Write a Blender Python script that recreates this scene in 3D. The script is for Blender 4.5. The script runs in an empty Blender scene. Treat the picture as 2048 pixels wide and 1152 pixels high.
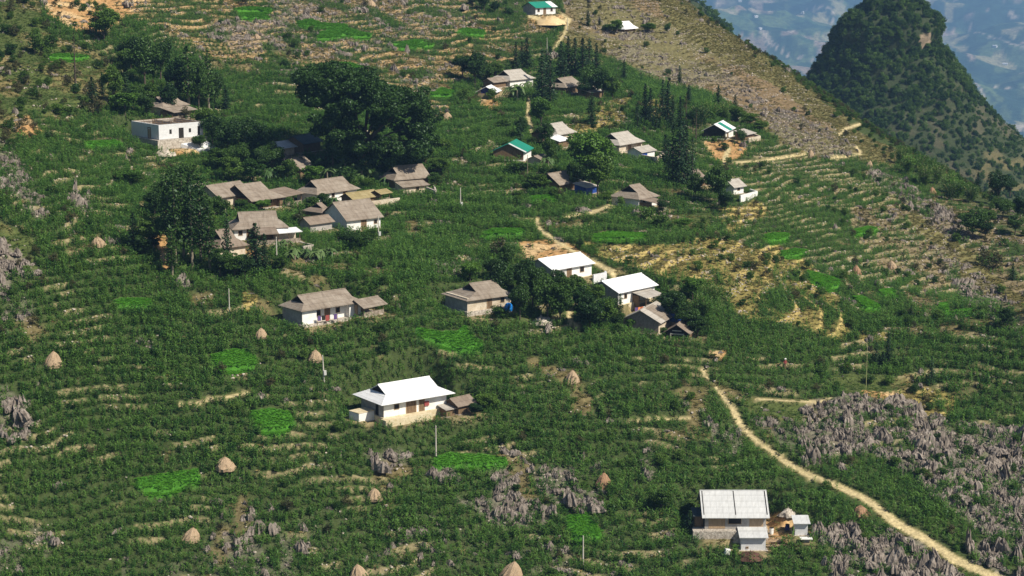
import bpy, bmesh, math, random
import numpy as np
from mathutils import Vector, Matrix, Euler
random.seed(7); RNG = np.random.default_rng(11)
sc = bpy.context.scene
COL = sc.collection
R = math.radians
# ------------------------------------------------------------------ camera, sky, sun, exposure
CZ = 120.0
PITCH = 11.0
FPX = 1024 / math.tan(R(15.0))
cd = bpy.data.cameras.new('camera'); cam = bpy.data.objects.new('camera', cd); COL.objects.link(cam)
cam.location = (0, 0, CZ); cam.rotation_euler = (R(90 - PITCH), 0, 0)
cd.sensor_width = 36; cd.lens = 18 / math.tan(R(15.0)); cd.clip_start = 1; cd.clip_end = 40000
sc.camera = cam
SUN_EL, SUN_AZ = 46.0, 121.0        # azimuth clockwise from +Y (the view direction)
w = bpy.data.worlds.new('World'); sc.world = w; w.use_nodes = True
nt = w.node_tree; nt.nodes.clear()
sky = nt.nodes.new('ShaderNodeTexSky'); sky.sky_type = 'NISHITA'; sky.sun_disc = False
sky.sun_elevation = R(SUN_EL); sky.sun_rotation = R(SUN_AZ)
bg = nt.nodes.new('ShaderNodeBackground'); bg.inputs[1].default_value = 0.052
ow = nt.nodes.new('ShaderNodeOutputWorld')
nt.links.new(sky.outputs[0], bg.inputs[0]); nt.links.new(bg.outputs[0], ow.inputs[0])
ld = bpy.data.lights.new('sun', 'SUN'); ld.energy = 5.0; ld.angle = R(0.5); ld.color = (1.0, 0.92, 0.77)
sun = bpy.data.objects.new('sun', ld); COL.objects.link(sun)
sd = Vector((math.sin(R(SUN_AZ)) * math.cos(R(SUN_EL)), math.cos(R(SUN_AZ)) * math.cos(R(SUN_EL)), math.sin(R(SUN_EL))))
sun.rotation_euler = sd.to_track_quat('Z', 'Y').to_euler(); sun.location = (200, 100, 400)
sc.view_settings.view_transform = 'Standard'; sc.view_settings.look = 'None'
sc.view_settings.gamma = 1; sc.view_settings.exposure = 0.46
sc.cycles.max_bounces = 6; sc.cycles.transparent_max_bounces = 4; sc.cycles.volume_bounces = 0

# ------------------------------------------------------------------ picture geometry
_cp, _sp = math.cos(R(PITCH)), math.sin(R(PITCH))
def rays(px, py):
    px = np.asarray(px, float); py = np.asarray(py, float)
    a = (px - 1024) / FPX; b = (576 - py) / FPX
    return np.stack([a, _cp + b * _sp, -_sp + b * _cp], -1)       # per metre of depth
def at_depth(px, py, d):
    p = rays(px, py) * np.asarray(d, float)[..., None]; p[..., 2] += CZ
    return p
def project(x, y, z):
    zz = z - CZ
    d = y * _cp - zz * _sp
    u = y * _sp + zz * _cp
    d = np.maximum(d, 1.0)
    return 1024 + FPX * x / d, 576 - FPX * u / d, d

# ------------------------------------------------------------------ numpy noise
def _h(ix, iy, s):
    n = (ix * 374761393 + iy * 668265263 + s * 1274126177) & 0xFFFFFFFF
    n = ((n ^ (n >> 13)) * 1103515245) & 0xFFFFFFFF
    n = ((n ^ (n >> 16)) * 2246822519) & 0xFFFFFFFF
    return ((n ^ (n >> 15)) & 0xFFFFFF) / 16777215.0
def vnoise(x, y, s=0):
    x = np.asarray(x, float); y = np.asarray(y, float)
    ix = np.floor(x).astype(np.int64); iy = np.floor(y).astype(np.int64)
    fx = x - ix; fy = y - iy
    fx = fx * fx * (3 - 2 * fx); fy = fy * fy * (3 - 2 * fy)
    a = _h(ix, iy, s); b = _h(ix + 1, iy, s); c = _h(ix, iy + 1, s); d = _h(ix + 1, iy + 1, s)
    return (a + (b - a) * fx) * (1 - fy) + (c + (d - c) * fx) * fy
def fbm(x, y, s=0, o=4, g=0.5):
    t = 0; a = 1; n = 0
    for i in range(o):
        t = t + a * vnoise(x * 2 ** i + 17.3 * i, y * 2 ** i - 9.1 * i, s + i); n += a; a *= g
    return t / n
def sstep(a, b, x):
    t = np.clip((x - a) / (b - a), 0, 1); return t * t * (3 - 2 * t)

# ------------------------------------------------------------------ terrain height
CTRL = [(0,1152,285),(512,1152,290),(1024,1152,294),(1536,1152,293),(2048,1152,291),(1024,1300,282),(0,1300,275),(2048,1300,280),
 (0,850,305),(512,850,312),(1024,850,320),(1536,850,325),(2048,850,334),
 (0,600,327),(512,600,341),(1024,600,350),(1536,600,364),(2048,600,393),
 (0,400,357),(400,400,400),(700,400,408),(1024,400,415),(1536,400,432),(1800,400,462),
 (0,250,402),(512,250,455),(1024,250,482),(1536,250,512),
 (0,150,445),(512,150,505),(1024,150,548),(1400,150,585),
 (0,0,500),(512,0,565),(1024,0,622),(1330,0,662),(512,-120,640),(1024,-120,700),(0,-120,570),
 (1500,110,622),(1700,247,560),(1800,305,530),(1900,370,490),(2048,450,440),
 (-250,850,296),(-250,400,345),(-250,100,440),(2350,800,338),(2300,600,350),(2350,1152,290)]
cpt = at_depth([c[0] for c in CTRL], [c[1] for c in CTRL], [c[2] for c in CTRL])
def _U(r2): return np.where(r2 > 1e-9, 0.5 * r2 * np.log(np.maximum(r2, 1e-12)), 0)
_cs = 100.0
_X = cpt[:, :2] / _cs; _n = len(_X)
_K = _U(((_X[:, None] - _X[None]) ** 2).sum(-1)) + np.eye(_n) * 0.003
_P = np.c_[np.ones(_n), _X]
_A = np.zeros((_n + 3, _n + 3)); _A[:_n, :_n] = _K; _A[:_n, _n:] = _P; _A[_n:, :_n] = _P.T
_w = np.linalg.solve(_A, np.r_[cpt[:, 2], 0, 0, 0])
def tps(x, y):
    X = x / _cs; Y = y / _cs
    z = _w[_n] + _w[_n + 1] * X + _w[_n + 2] * Y
    for i in range(_n):
        z = z + _w[i] * _U((X - _X[i, 0]) ** 2 + (Y - _X[i, 1]) ** 2)
    return z
RIDGE = at_depth([700, 1000, 1330, 1500, 1700, 1800, 1900, 2048, 2300, 2700], [-330, -220, 0, 110, 247, 305, 370, 450, 560, 700],
                 [900, 800, 662, 622, 560, 530, 490, 440, 385, 350])[:, :2]
def ridge_dist(x, y):
    best = np.full(x.shape, 1e9); sgn = np.ones(x.shape)
    for i in range(len(RIDGE) - 1):
        a, b = RIDGE[i], RIDGE[i + 1]; ab = b - a
        t = np.clip(((x - a[0]) * ab[0] + (y - a[1]) * ab[1]) / (ab @ ab), 0, 1)
        dx = x - (a[0] + t * ab[0]); dy = y - (a[1] + t * ab[1]); d = np.hypot(dx, dy)
        cr = ab[0] * dy - ab[1] * dx
        m = d < best; best = np.where(m, d, best); sgn = np.where(m, np.sign(cr), sgn)
    return best * sgn
STEP = 1.30
def ground(x, y, full=False, steps=True):
    x = np.asarray(x, float); y = np.asarray(y, float)
    rd = ridge_dist(x, y)
    z = tps(x, np.minimum(y, 980))
    z = z + (fbm(x / 38, y / 38, 3, 3) - 0.5) * 4.2 * sstep(-5, 30, -rd + 12)
    warp = (fbm(x / 17, y / 17, 9, 3) - 0.5) * 4.4
    rt = sstep(22, 60, x) * sstep(560, 500, y) * sstep(345, 385, y)
    ph = (z + warp + rt * (0.15 * (y - 400) - 0.13 * (x - 40))) / STEP
    k = np.floor(ph); f = ph - k
    ter = sstep(0.74, 0.98, f) - f
    st = 0.72 * sstep(0.25, 0.42, fbm(x / 45, y / 45, 21, 2)) * sstep(0, 25, -rd)
    st = np.maximum(st, .5 * rt * sstep(0, 25, -rd))
    z = z + ter * STEP * st * (1 if steps else 0)
    z = z + (fbm(x / 2.2, y / 2.2, 31, 2) - 0.5) * 0.35
    b = np.maximum(rd, 0)
    z = z - (np.sqrt(b * b + 144) - 12) * 0.62
    z = np.maximum(z, -330 + 0 * z)
    if full: return z, f, k, st, rd
    return z
def hit(px, py, top=False):
    """where the view ray through a picture point meets the hillside"""
    px = np.atleast_1d(np.asarray(px, float)); py = np.atleast_1d(np.asarray(py, float))
    r = rays(px, py); ts = np.arange(255, 760, 1.5)
    x = r[:, 0:1] * ts; y = r[:, 1:2] * ts; zr = CZ + r[:, 2:3] * ts
    g = ground(x, y) > zr
    i = np.where(g.any(1), g.argmax(1), 200); i = np.maximum(i, 1)
    lo = ts[i - 1]; hi = ts[i]
    for _ in range(9):
        m = (lo + hi) / 2; u = ground(r[:, 0] * m, r[:, 1] * m) > CZ + r[:, 2] * m
        hi = np.where(u, m, hi); lo = np.where(u, lo, m)
    t = (lo + hi) / 2
    return np.stack([r[:, 0] * t, r[:, 1] * t, CZ + r[:, 2] * t, t], -1)
def on_plane(px, py, z):
    r = rays(px, py); t = (z - CZ) / r[..., 2]
    return np.array([r[..., 0] * t, r[..., 1] * t, z])

# ------------------------------------------------------------------ scene helpers
def tag(o, label, cat, group=None, kind=None):
    if label: o['label'] = label
    if cat: o['category'] = cat
    if group: o['group'] = group
    if kind: o['kind'] = kind
    return o
def empty(name, loc, rz=0, label=None, cat=None, group=None):
    o = bpy.data.objects.new(name, None); COL.objects.link(o); o.empty_display_size = 0.5
    o.location = loc; o.rotation_euler = (0, 0, rz); return tag(o, label, cat, group)
def mesh_np(name, V, F, mats, smooth=False, midx=None):
    """V (n,3); F (m,k) equal sized faces or a list of faces"""
    me = bpy.data.meshes.new(name)
    if isinstance(F, np.ndarray):
        m, k = F.shape
        me.vertices.add(len(V)); me.vertices.foreach_set('co', np.asarray(V, np.float32).ravel())
        me.loops.add(m * k); me.loops.foreach_set('vertex_index', F.astype(np.int32).ravel())
        me.polygons.add(m); me.polygons.foreach_set('loop_start', np.arange(0, m * k, k, dtype=np.int32))
        me.polygons.foreach_set('loop_total', np.full(m, k, np.int32))
    else:
        me.from_pydata([tuple(v) for v in V], [], [tuple(f) for f in F])
    if midx is not None: me.polygons.foreach_set('material_index', np.asarray(midx, np.int32))
    me.polygons.foreach_set('use_smooth', np.full(len(me.polygons), smooth))
    for mt in (mats if isinstance(mats, (list, tuple)) else [mats]): me.materials.append(mt)
    me.update(calc_edges=True); me.validate()
    return me
def obj(name, me, parent=None, loc=(0, 0, 0), rot=(0, 0, 0)):
    o = bpy.data.objects.new(name, me); COL.objects.link(o); o.location = loc; o.rotation_euler = rot
    if parent: o.parent = parent
    return o
class MB:
    """collects simple solids and links them as one mesh"""
    def __init__(s): s.v = []; s.f = []
    def add(s, v, f):
        n = len(s.v); s.v += [tuple(p) for p in v]; s.f += [tuple(i + n for i in q) for q in f]; return s
    def box(s, x0, x1, y0, y1, z0, z1):
        v = [(x0,y0,z0),(x1,y0,z0),(x1,y1,z0),(x0,y1,z0),(x0,y0,z1),(x1,y0,z1),(x1,y1,z1),(x0,y1,z1)]
        return s.add(v, [(3,2,1,0),(4,5,6,7),(0,1,5,4),(1,2,6,5),(2,3,7,6),(3,0,4,7)])
    def tube(s, a, b, r0, r1=None, n=6):
        r1 = r0 if r1 is None else r1
        a = Vector(a); b = Vector(b); d = (b - a); q = d.to_track_quat('Z', 'Y'); v = []
        for p, r in ((a, r0), (b, r1)):
            for i in range(n):
                t = 2 * math.pi * i / n; v.append(p + q @ Vector((r * math.cos(t), r * math.sin(t), 0)))
        f = [(i, (i + 1) % n, n + (i + 1) % n, n + i) for i in range(n)] + [tuple(range(n - 1, -1, -1)), tuple(range(n, 2 * n))]
        return s.add(v, f)
    def poly(s, pts, t=0.0, n=None):
        """flat face with thickness t downwards"""
        k = len(pts)
        if t <= 0: return s.add(pts, [tuple(range(k))])
        v = list(pts) + [(p[0], p[1], p[2] - t) for p in pts]
        f = [tuple(range(k)), tuple(range(2 * k - 1, k - 1, -1))] + [(i, k + i, k + (i + 1) % k, (i + 1) % k) for i in range(k)]
        return s.add(v, f)
    def build(s, name, mat, parent=None, loc=(0, 0, 0), smooth=False):
        me = bpy.data.meshes.new(name); me.from_pydata(s.v, [], s.f); me.materials.append(mat)
        me.polygons.foreach_set('use_smooth', np.full(len(me.polygons), smooth)); me.update()
        return obj(name, me, parent, loc)

# ------------------------------------------------------------------ materials
def new_mat(name):
    m = bpy.data.materials.new(name); m.use_nodes = True; t = m.node_tree; t.nodes.clear()
    o = t.nodes.new('ShaderNodeOutputMaterial'); return m, t, o
def N(t, kind, **kw):
    n = t.nodes.new(kind)
    for k, v in kw.items():
        if k.startswith('i_'): n.inputs[k[2:].replace('_', ' ')].default_value = v
        else: setattr(n, k, v)
    return n
def ramp(t, fac, stops):
    r = t.nodes.new('ShaderNodeValToRGB'); e = r.color_ramp.elements
    while len(e) < len(stops): e.new(0.5)
    for i, (p, c) in enumerate(stops): e[i].position = p; e[i].color = (*c, 1)
    t.links.new(fac, r.inputs[0]); return r.outputs[0]
def mixc(t, a, b, fac, mode='MIX'):
    m = t.nodes.new('ShaderNodeMix'); m.data_type = 'RGBA'; m.blend_type = mode
    for s, v in ((0, fac), (6, a), (7, b)):
        if hasattr(v, 'is_linked') or isinstance(v, bpy.types.NodeSocket): t.links.new(v, m.inputs[s])
        else: m.inputs[s].default_value = (*v, 1) if isinstance(v, tuple) else v
    return m.outputs[2]
def noise(t, scale, det=4, coord='Object', rough=0.6, sc3=None):
    tc = t.nodes.new('ShaderNodeTexCoord'); n = t.nodes.new('ShaderNodeTexNoise')
    n.inputs['Scale'].default_value = scale; n.inputs['Detail'].default_value = det; n.inputs['Roughness'].default_value = rough
    src = tc.outputs[coord]
    if sc3:
        mp = t.nodes.new('ShaderNodeMapping'); mp.inputs['Scale'].default_value = sc3; t.links.new(src, mp.inputs[0]); src = mp.outputs[0]
    t.links.new(src, n.inputs['Vector']); return n.outputs[0]
def surf(name, c1, c2, scale=1.0, rough=0.85, bump=0.0, bscale=8, c3=None, sc3=None, spec=0.2, lo=0.35, hi=0.65, metal=0.0):
    """two tone noise surface"""
    m, t, o = new_mat(name)
    b = N(t, 'ShaderNodeBsdfPrincipled'); b.inputs['Roughness'].default_value = rough
    b.inputs['Specular IOR Level'].default_value = spec; b.inputs['Metallic'].default_value = metal
    c = ramp(t, noise(t, scale, sc3=sc3), [(lo, c1), (hi, c2)])
    if c3: c = mixc(t, c, c3, ramp(t, noise(t, scale * 3.7, 3), [(0.55, (0, 0, 0)), (0.72, (1, 1, 1))]))
    t.links.new(c, b.inputs['Base Color'])
    if bump:
        bp = N(t, 'ShaderNodeBump'); bp.inputs['Strength'].default_value = bump; bp.inputs['Distance'].default_value = 0.2
        t.links.new(noise(t, bscale, 5), bp.inputs['Height']); t.links.new(bp.outputs[0], b.inputs['Normal'])
    t.links.new(b.outputs[0], o.inputs[0]); return m
def roof_mat(name, c1, c2, c3, rib=True, rough=0.7, course=1.3, spec=0.2):
    """sheet roofing: fine ribs down the slope, overlaps across it, stains"""
    m, t, o = new_mat(name)
    b = N(t, 'ShaderNodeBsdfPrincipled'); b.inputs['Roughness'].default_value = rough; b.inputs['Specular IOR Level'].default_value = spec
    c = ramp(t, noise(t, 0.55, 5, sc3=(1, 1, 1)), [(0.32, c1), (0.68, c2)])
    c = mixc(t, c, c3, ramp(t, noise(t, 1.1, 6, rough=0.75, sc3=(1.6, 0.5, 0.5)), [(0.5, (0, 0, 0)), (0.75, (0.75, 0.75, 0.75))]))
    tc = N(t, 'ShaderNodeTexCoord'); sp = N(t, 'ShaderNodeSeparateXYZ'); t.links.new(tc.outputs['Object'], sp.inputs[0])
    def saw(sock, per, wd):
        a = N(t, 'ShaderNodeMath', operation='DIVIDE'); t.links.new(sock, a.inputs[0]); a.inputs[1].default_value = per
        f = N(t, 'ShaderNodeMath', operation='FRACT'); t.links.new(a.outputs[0], f.inputs[0])
        l = N(t, 'ShaderNodeMath', operation='LESS_THAN'); t.links.new(f.outputs[0], l.inputs[0]); l.inputs[1].default_value = wd
        return l.outputs[0]
    mx = N(t, 'ShaderNodeMath', operation='MAXIMUM'); t.links.new(saw(sp.outputs[2], course * 0.5, 0.09), mx.inputs[0]); t.links.new(saw(sp.outputs[0], 0.95, 0.05), mx.inputs[1])
    d = N(t, 'ShaderNodeMath', operation='MULTIPLY'); t.links.new(mx.outputs[0], d.inputs[0]); d.inputs[1].default_value = 0.32 if rib else 0.08
    c = mixc(t, c, (c3[0] * 0.45, c3[1] * 0.45, c3[2] * 0.45), d.outputs[0])
    t.links.new(c, b.inputs['Base Color'])
    wv = N(t, 'ShaderNodeTexWave', wave_type='BANDS', bands_direction='X'); wv.inputs['Scale'].default_value = 1.6
    t.links.new(tc.outputs['Object'], wv.inputs['Vector'])
    bp = N(t, 'ShaderNodeBump'); bp.inputs['Strength'].default_value = 0.5; bp.inputs['Distance'].default_value = 0.05
    t.links.new(wv.outputs[1], bp.inputs['Height']); t.links.new(bp.outputs[0], b.inputs['Normal'])
    t.links.new(b.outputs[0], o.inputs[0]); return m
def leaf_mat(name, c1, c2, trans=0.25, scale=0.35, var=0.5):
    m, t, o = new_mat(name)
    oi = N(t, 'ShaderNodeObjectInfo')
    n = noise(t, scale, 3)
    a = N(t, 'ShaderNodeMath', operation='MULTIPLY'); t.links.new(oi.outputs['Random'], a.inputs[0]); a.inputs[1].default_value = var
    ln = N(t, 'ShaderNodeTexNoise'); ln.inputs['Scale'].default_value = 0.06; ln.inputs['Detail'].default_value = 3; t.links.new(oi.outputs['Location'], ln.inputs['Vector'])
    n_ = N(t, 'ShaderNodeMath', operation='ADD'); t.links.new(n, n_.inputs[0]); t.links.new(ln.outputs[0], n_.inputs[1])
    s = N(t, 'ShaderNodeMath', operation='MULTIPLY_ADD'); t.links.new(n_.outputs[0], s.inputs[0]); s.inputs[1].default_value = (1 - var + 0.25) * 0.5; t.links.new(a.outputs[0], s.inputs[2])
    c = ramp(t, s.outputs[0], [(0.3, c1), (0.8, c2)])
    d = N(t, 'ShaderNodeBsdfDiffuse'); tr = N(t, 'ShaderNodeBsdfTranslucent'); g = N(t, 'ShaderNodeBsdfGlossy'); g.inputs['Roughness'].default_value = 0.45
    g.inputs[0].default_value = (0.8, 0.9, 1.0, 1)
    t.links.new(c, d.inputs[0]); t.links.new(c, tr.inputs[0])
    m1 = N(t, 'ShaderNodeMixShader'); m1.inputs[0].default_value = trans; t.links.new(d.outputs[0], m1.inputs[1]); t.links.new(tr.outputs[0], m1.inputs[2])
    m2 = N(t, 'ShaderNodeMixShader'); m2.inputs[0].default_value = 0.012; t.links.new(m1.outputs[0], m2.inputs[1]); t.links.new(g.outputs[0], m2.inputs[2])
    t.links.new(m2.outputs[0], o.inputs[0]); return m
M = {}
M['roof_grey'] = roof_mat('roof_grey', (0.21, 0.17, 0.135), (0.32, 0.275, 0.23), (0.10, 0.075, 0.055))
M['roof_brown'] = roof_mat('roof_brown', (0.20, 0.155, 0.12), (0.27, 0.22, 0.18), (0.12, 0.09, 0.065))
M['roof_pale'] = roof_mat('roof_pale', (0.36, 0.33, 0.295), (0.46, 0.43, 0.39), (0.22, 0.19, 0.16))
M['roof_moss'] = roof_mat('roof_moss', (0.26, 0.21, 0.10), (0.36, 0.30, 0.17), (0.17, 0.14, 0.05))
M['roof_dark'] = roof_mat('roof_dark', (0.055, 0.075, 0.085), (0.08, 0.105, 0.115), (0.04, 0.05, 0.055))
M['roof_green'] = roof_mat('roof_green', (0.015, 0.20, 0.14), (0.02, 0.25, 0.18), (0.03, 0.14, 0.10), rib=False, rough=0.5)
M['roof_white'] = roof_mat('roof_white', (0.74, 0.75, 0.78), (0.84, 0.85, 0.87), (0.55, 0.54, 0.54), rib=True, rough=0.45, spec=0.4)
M['roof_fibre'] = roof_mat('roof_fibre', (0.50, 0.51, 0.52), (0.58, 0.59, 0.60), (0.40, 0.40, 0.40))
M['wall_white'] = surf('wall_white', (0.70, 0.69, 0.67), (0.80, 0.80, 0.79), 0.8, c3=(0.62, 0.57, 0.48))
M['wall_cream'] = surf('wall_cream', (0.45, 0.37, 0.27), (0.62, 0.55, 0.45), 0.8, c3=(0.32, 0.24, 0.16))
M['wall_grey'] = surf('wall_grey', (0.30, 0.28, 0.26), (0.42, 0.40, 0.38), 1.2, c3=(0.22, 0.19, 0.16))
M['wall_block'] = surf('wall_block', (0.20, 0.165, 0.14), (0.29, 0.25, 0.22), 2.5, c3=(0.13, 0.10, 0.085), bump=0.3)
M['stone'] = surf('stone', (0.30, 0.26, 0.22), (0.58, 0.53, 0.47), 2.6, c3=(0.18, 0.15, 0.12), bump=0.6, bscale=4)
M['stone_dark'] = surf('stone_dark', (0.17, 0.14, 0.11), (0.34, 0.29, 0.24), 2.2, c3=(0.10, 0.09, 0.07), bump=0.6, bscale=4)
M['concrete'] = surf('concrete', (0.50, 0.42, 0.27), (0.66, 0.58, 0.42), 0.9, c3=(0.40, 0.32, 0.16))
M['plaster'] = surf('plaster', (0.58, 0.59, 0.62), (0.68, 0.69, 0.71), 1.5, c3=(0.50, 0.46, 0.42))
M['wood'] = surf('wood', (0.11, 0.07, 0.04), (0.22, 0.15, 0.09), 2, sc3=(6, 6, 0.6))
M['wood_pale'] = surf('wood_pale', (0.30, 0.21, 0.13), (0.46, 0.34, 0.22), 2, sc3=(6, 6, 0.6))
M['dark'] = surf('dark', (0.015, 0.013, 0.012), (0.03, 0.026, 0.022), 2)
M['blue'] = surf('blue', (0.02, 0.05, 0.22), (0.03, 0.08, 0.32), 1.5, rough=0.5)
M['blue_bright'] = surf('blue_bright', (0.01, 0.16, 0.55), (0.02, 0.22, 0.68), 1.5, rough=0.4)
M['navy'] = surf('navy', (0.03, 0.03, 0.12), (0.05, 0.05, 0.2), 1.5)
M['red'] = surf('red', (0.25, 0.05, 0.05), (0.35, 0.09, 0.08), 3)
M['orange'] = surf('orange', (0.55, 0.16, 0.07), (0.7, 0.26, 0.12), 3)
M['purple'] = surf('purple', (0.08, 0.05, 0.16), (0.14, 0.08, 0.22), 3)
M['pale_cloth'] = surf('pale_cloth', (0.6, 0.6, 0.62), (0.75, 0.75, 0.75), 3)
M['pole'] = surf('pole', (0.42, 0.39, 0.34), (0.54, 0.51, 0.46), 2)
M['bamboo_pole'] = surf('bamboo_pole', (0.30, 0.32, 0.14), (0.42, 0.42, 0.2), 2)
M['hay'] = surf('hay', (0.32, 0.23, 0.145), (0.50, 0.38, 0.26), 3.0, sc3=(5, 5, 1.0), c3=(0.24, 0.14, 0.08), bump=0.8, bscale=10)
M['hay_dark'] = surf('hay_dark', (0.26, 0.15, 0.09), (0.42, 0.26, 0.16), 3.0, sc3=(5, 5, 1.0), c3=(0.16, 0.09, 0.05), bump=0.8, bscale=10)
M['bark'] = surf('bark', (0.05, 0.04, 0.03), (0.12, 0.095, 0.075), 3, sc3=(4, 4, 1))
M['bark_pale'] = surf('bark_pale', (0.16, 0.14, 0.10), (0.28, 0.24, 0.18), 3, sc3=(4, 4, 1))
M['soil'] = surf('soil', (0.07, 0.035, 0.025), (0.13, 0.07, 0.05), 2, bump=0.6)
M['sand'] = surf('sand', (0.52, 0.38, 0.20), (0.68, 0.52, 0.30), 0.6, bump=0.3)
M['rubble'] = surf('rubble', (0.32, 0.27, 0.22), (0.55, 0.49, 0.43), 1.2, rough=0.9)
M['skin'] = surf('skin', (0.35, 0.2, 0.13), (0.4, 0.24, 0.16), 3)
M['lf_dark'] = leaf_mat('leaf_dark', (0.014, 0.040, 0.010), (0.055, 0.11, 0.022), 0.2, scale=0.6)
M['lf_conifer'] = leaf_mat('leaf_conifer', (0.013, 0.034, 0.015), (0.040, 0.080, 0.030), 0.15)
M['lf_mid'] = leaf_mat('leaf_mid', (0.024, 0.065, 0.012), (0.095, 0.17, 0.028), 0.27, scale=0.5)
M['lf_bright'] = leaf_mat('leaf_bright', (0.04, 0.10, 0.016), (0.10, 0.20, 0.03), 0.3)
M['lf_banana'] = leaf_mat('leaf_banana', (0.05, 0.11, 0.035), (0.13, 0.20, 0.07), 0.3)
M['lf_dry'] = leaf_mat('leaf_dry', (0.04, 0.045, 0.018), (0.09, 0.085, 0.035), 0.2)
M['maize'] = leaf_mat('maize', (0.036, 0.106, 0.023), (0.122, 0.235, 0.045), 0.36, scale=0.08, var=0.6)
M['tuft_green'] = leaf_mat('tuft_green', (0.035, 0.085, 0.018), (0.09, 0.15, 0.03), 0.3, scale=0.05, var=0.6)
M['tuft_dry'] = leaf_mat('tuft_dry', (0.20, 0.15, 0.055), (0.42, 0.33, 0.14), 0.3, scale=0.05, var=0.6)
M['tuft_olive'] = leaf_mat('tuft_olive', (0.085, 0.095, 0.03), (0.19, 0.17, 0.06), 0.3, scale=0.05, var=0.6)
M['seedling'] = leaf_mat('seedling', (0.065, 0.235, 0.016), (0.11, 0.31, 0.024), 0.35, scale=0.05, var=0.5)
def rock_mat():
    m, t, o = new_mat('limestone')
    b = N(t, 'ShaderNodeBsdfPrincipled'); b.inputs['Roughness'].default_value = 0.95; b.inputs['Specular IOR Level'].default_value = 0.1
    c = ramp(t, noise(t, 1.1, 6, sc3=(2.2, 2.2, 0.55), rough=0.7), [(0.34, (0.075, 0.063, 0.055)), (0.5, (0.205, 0.175, 0.152)), (0.7, (0.35, 0.305, 0.27))])
    c = mixc(t, c, (0.52, 0.48, 0.45), ramp(t, noise(t, 0.6, 4), [(0.6, (0, 0, 0)), (0.74, (0.7, 0.7, 0.7))]))
    t.links.new(c, b.inputs['Base Color'])
    bp = N(t, 'ShaderNodeBump'); bp.inputs['Strength'].default_value = 0.8; bp.inputs['Distance'].default_value = 0.25
    t.links.new(noise(t, 2.6, 6, sc3=(2.5, 2.5, 0.5)), bp.inputs['Height']); t.links.new(bp.outputs[0], b.inputs['Normal'])
    t.links.new(b.outputs[0], o.inputs[0]); return m
M['rock'] = rock_mat()
def ground_mat(name, fine=1.2, amt=0.55):
    m, t, o = new_mat(name)
    b = N(t, 'ShaderNodeBsdfPrincipled'); b.inputs['Roughness'].default_value = 0.95; b.inputs['Specular IOR Level'].default_value = 0.1
    a = N(t, 'ShaderNodeAttribute', attribute_name='cover')
    n = ramp(t, noise(t, fine, 6, rough=0.75), [(0.3, (1 - amt,) * 3), (0.7, (1 + amt * 0.6,) * 3)])
    c = mixc(t, a.outputs['Color'], n, 1.0, 'MULTIPLY')
    t.links.new(c, b.inputs['Base Color'])
    bp = N(t, 'ShaderNodeBump'); bp.inputs['Strength'].default_value = 0.7; bp.inputs['Distance'].default_value = 0.3 / fine
    t.links.new(noise(t, fine * 1.7, 5), bp.inputs['Height']); t.links.new(bp.outputs[0], b.inputs['Normal'])
    t.links.new(b.outputs[0], o.inputs[0]); return m
M['ground'] = ground_mat('ground', 1.3)
M['far_ground'] = ground_mat('far_ground', 0.035, 0.75)
# ------------------------------------------------------------------ where the buildings stand
# key: (front left, front right) wall feet in the picture, depth W, wall height, roof rise
B = {}
def site(key, fl, fr, W, hw=2.5, rise=2.0, pad=1.2, L=None, zoff=0.0):
    h = hit(fl[0], fl[1])[0]; p0 = h[:3]; p1 = on_plane(fr[0], fr[1], p0[2])
    dx, dy = p1[0] - p0[0], p1[1] - p0[1]
    B[key] = dict(p=p0, yaw=math.atan2(dy, dx), L=L or math.hypot(dx, dy), W=W, hw=hw, rise=rise, pad=pad, zoff=zoff)
site('white_main', (768,848), (893,826), 7.2, 3.0, 1.75, 2.2, zoff=1.1)
site('tank', (718,843), (749,836), 2.6, 1.4, 0, 0.5)
site('main_shed', (917,829), (948,822), 3.4, 1.7, 0.8)
site('main_coop', (893,834), (909,831), 2.0, 1.3, 0.3, 0.3)
site('tile_a', (605,655), (722,636), 6.2, 2.9, 1.75, zoff=0.45)
site('tile_a_shed', (728,634), (768,626), 4.2, 1.9, 0.9)
site('tile_b', (935,632), (1022,620), 7.4, 2.4, 1.9, zoff=0.8)
site('upper_white', (1105,564), (1183,550), 7.0, 2.6, 1.4)
site('lower_white', (1236,610), (1309,594), 7.4, 2.6, 1.5)
site('lower_canopy', (1292,618), (1324,611), 4.0, 2.2, 0.7)
site('block_house', (1317,668), (1347,650), 6.9, 2.4, 1.8)
site('pig_shelter', (1377,681), (1392,667), 4.3, 1.5, 1.4)
site('blue_hut', (1352,645), (1373,640), 2.6, 1.9, 0.8)
site('bottom_house', (1409,1074), (1531,1074), 8.0, 2.6, 2.5, zoff=1.3)
site('bottom_annex', (1482,1100), (1531,1100), 3.4, 2.3, 0.7)
site('outhouse', (1590,1070), (1615,1070), 1.9, 2.1, 0.4, 0.5)
site('roofless', (319,299), (407,291), 12.0, 3.3, 0, 1.5, zoff=2.2)
site('behind_a', (326,230), (374,224), 6.0, 2.2, 1.8)
site('behind_b', (346,240), (390,233), 3.6, 1.9, 0.9)
site('long_tile', (503,421), (566,412), 9.5, 2.3, 2.6)
site('long_wing', (438,414), (500,404), 6.5, 2.3, 1.9)
site('open_shed', (571,413), (604,406), 4.6, 2.3, 0.8)
site('tile_c', (634,408), (714,396), 6.3, 2.5, 2.1)
site('moss_shed', (706,413), (757,406), 3.8, 1.8, 0.9)
site('small_shed', (762,404), (780,401), 2.8, 1.9, 0.5)
site('tile_d', (694,463), (761,455), 8.8, 2.6, 2.8)
site('lean_to', (645,444), (668,440), 5.0, 2.2, 1.3)
site('low_shed', (621,463), (664,457), 3.4, 1.7, 0.9)
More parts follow.
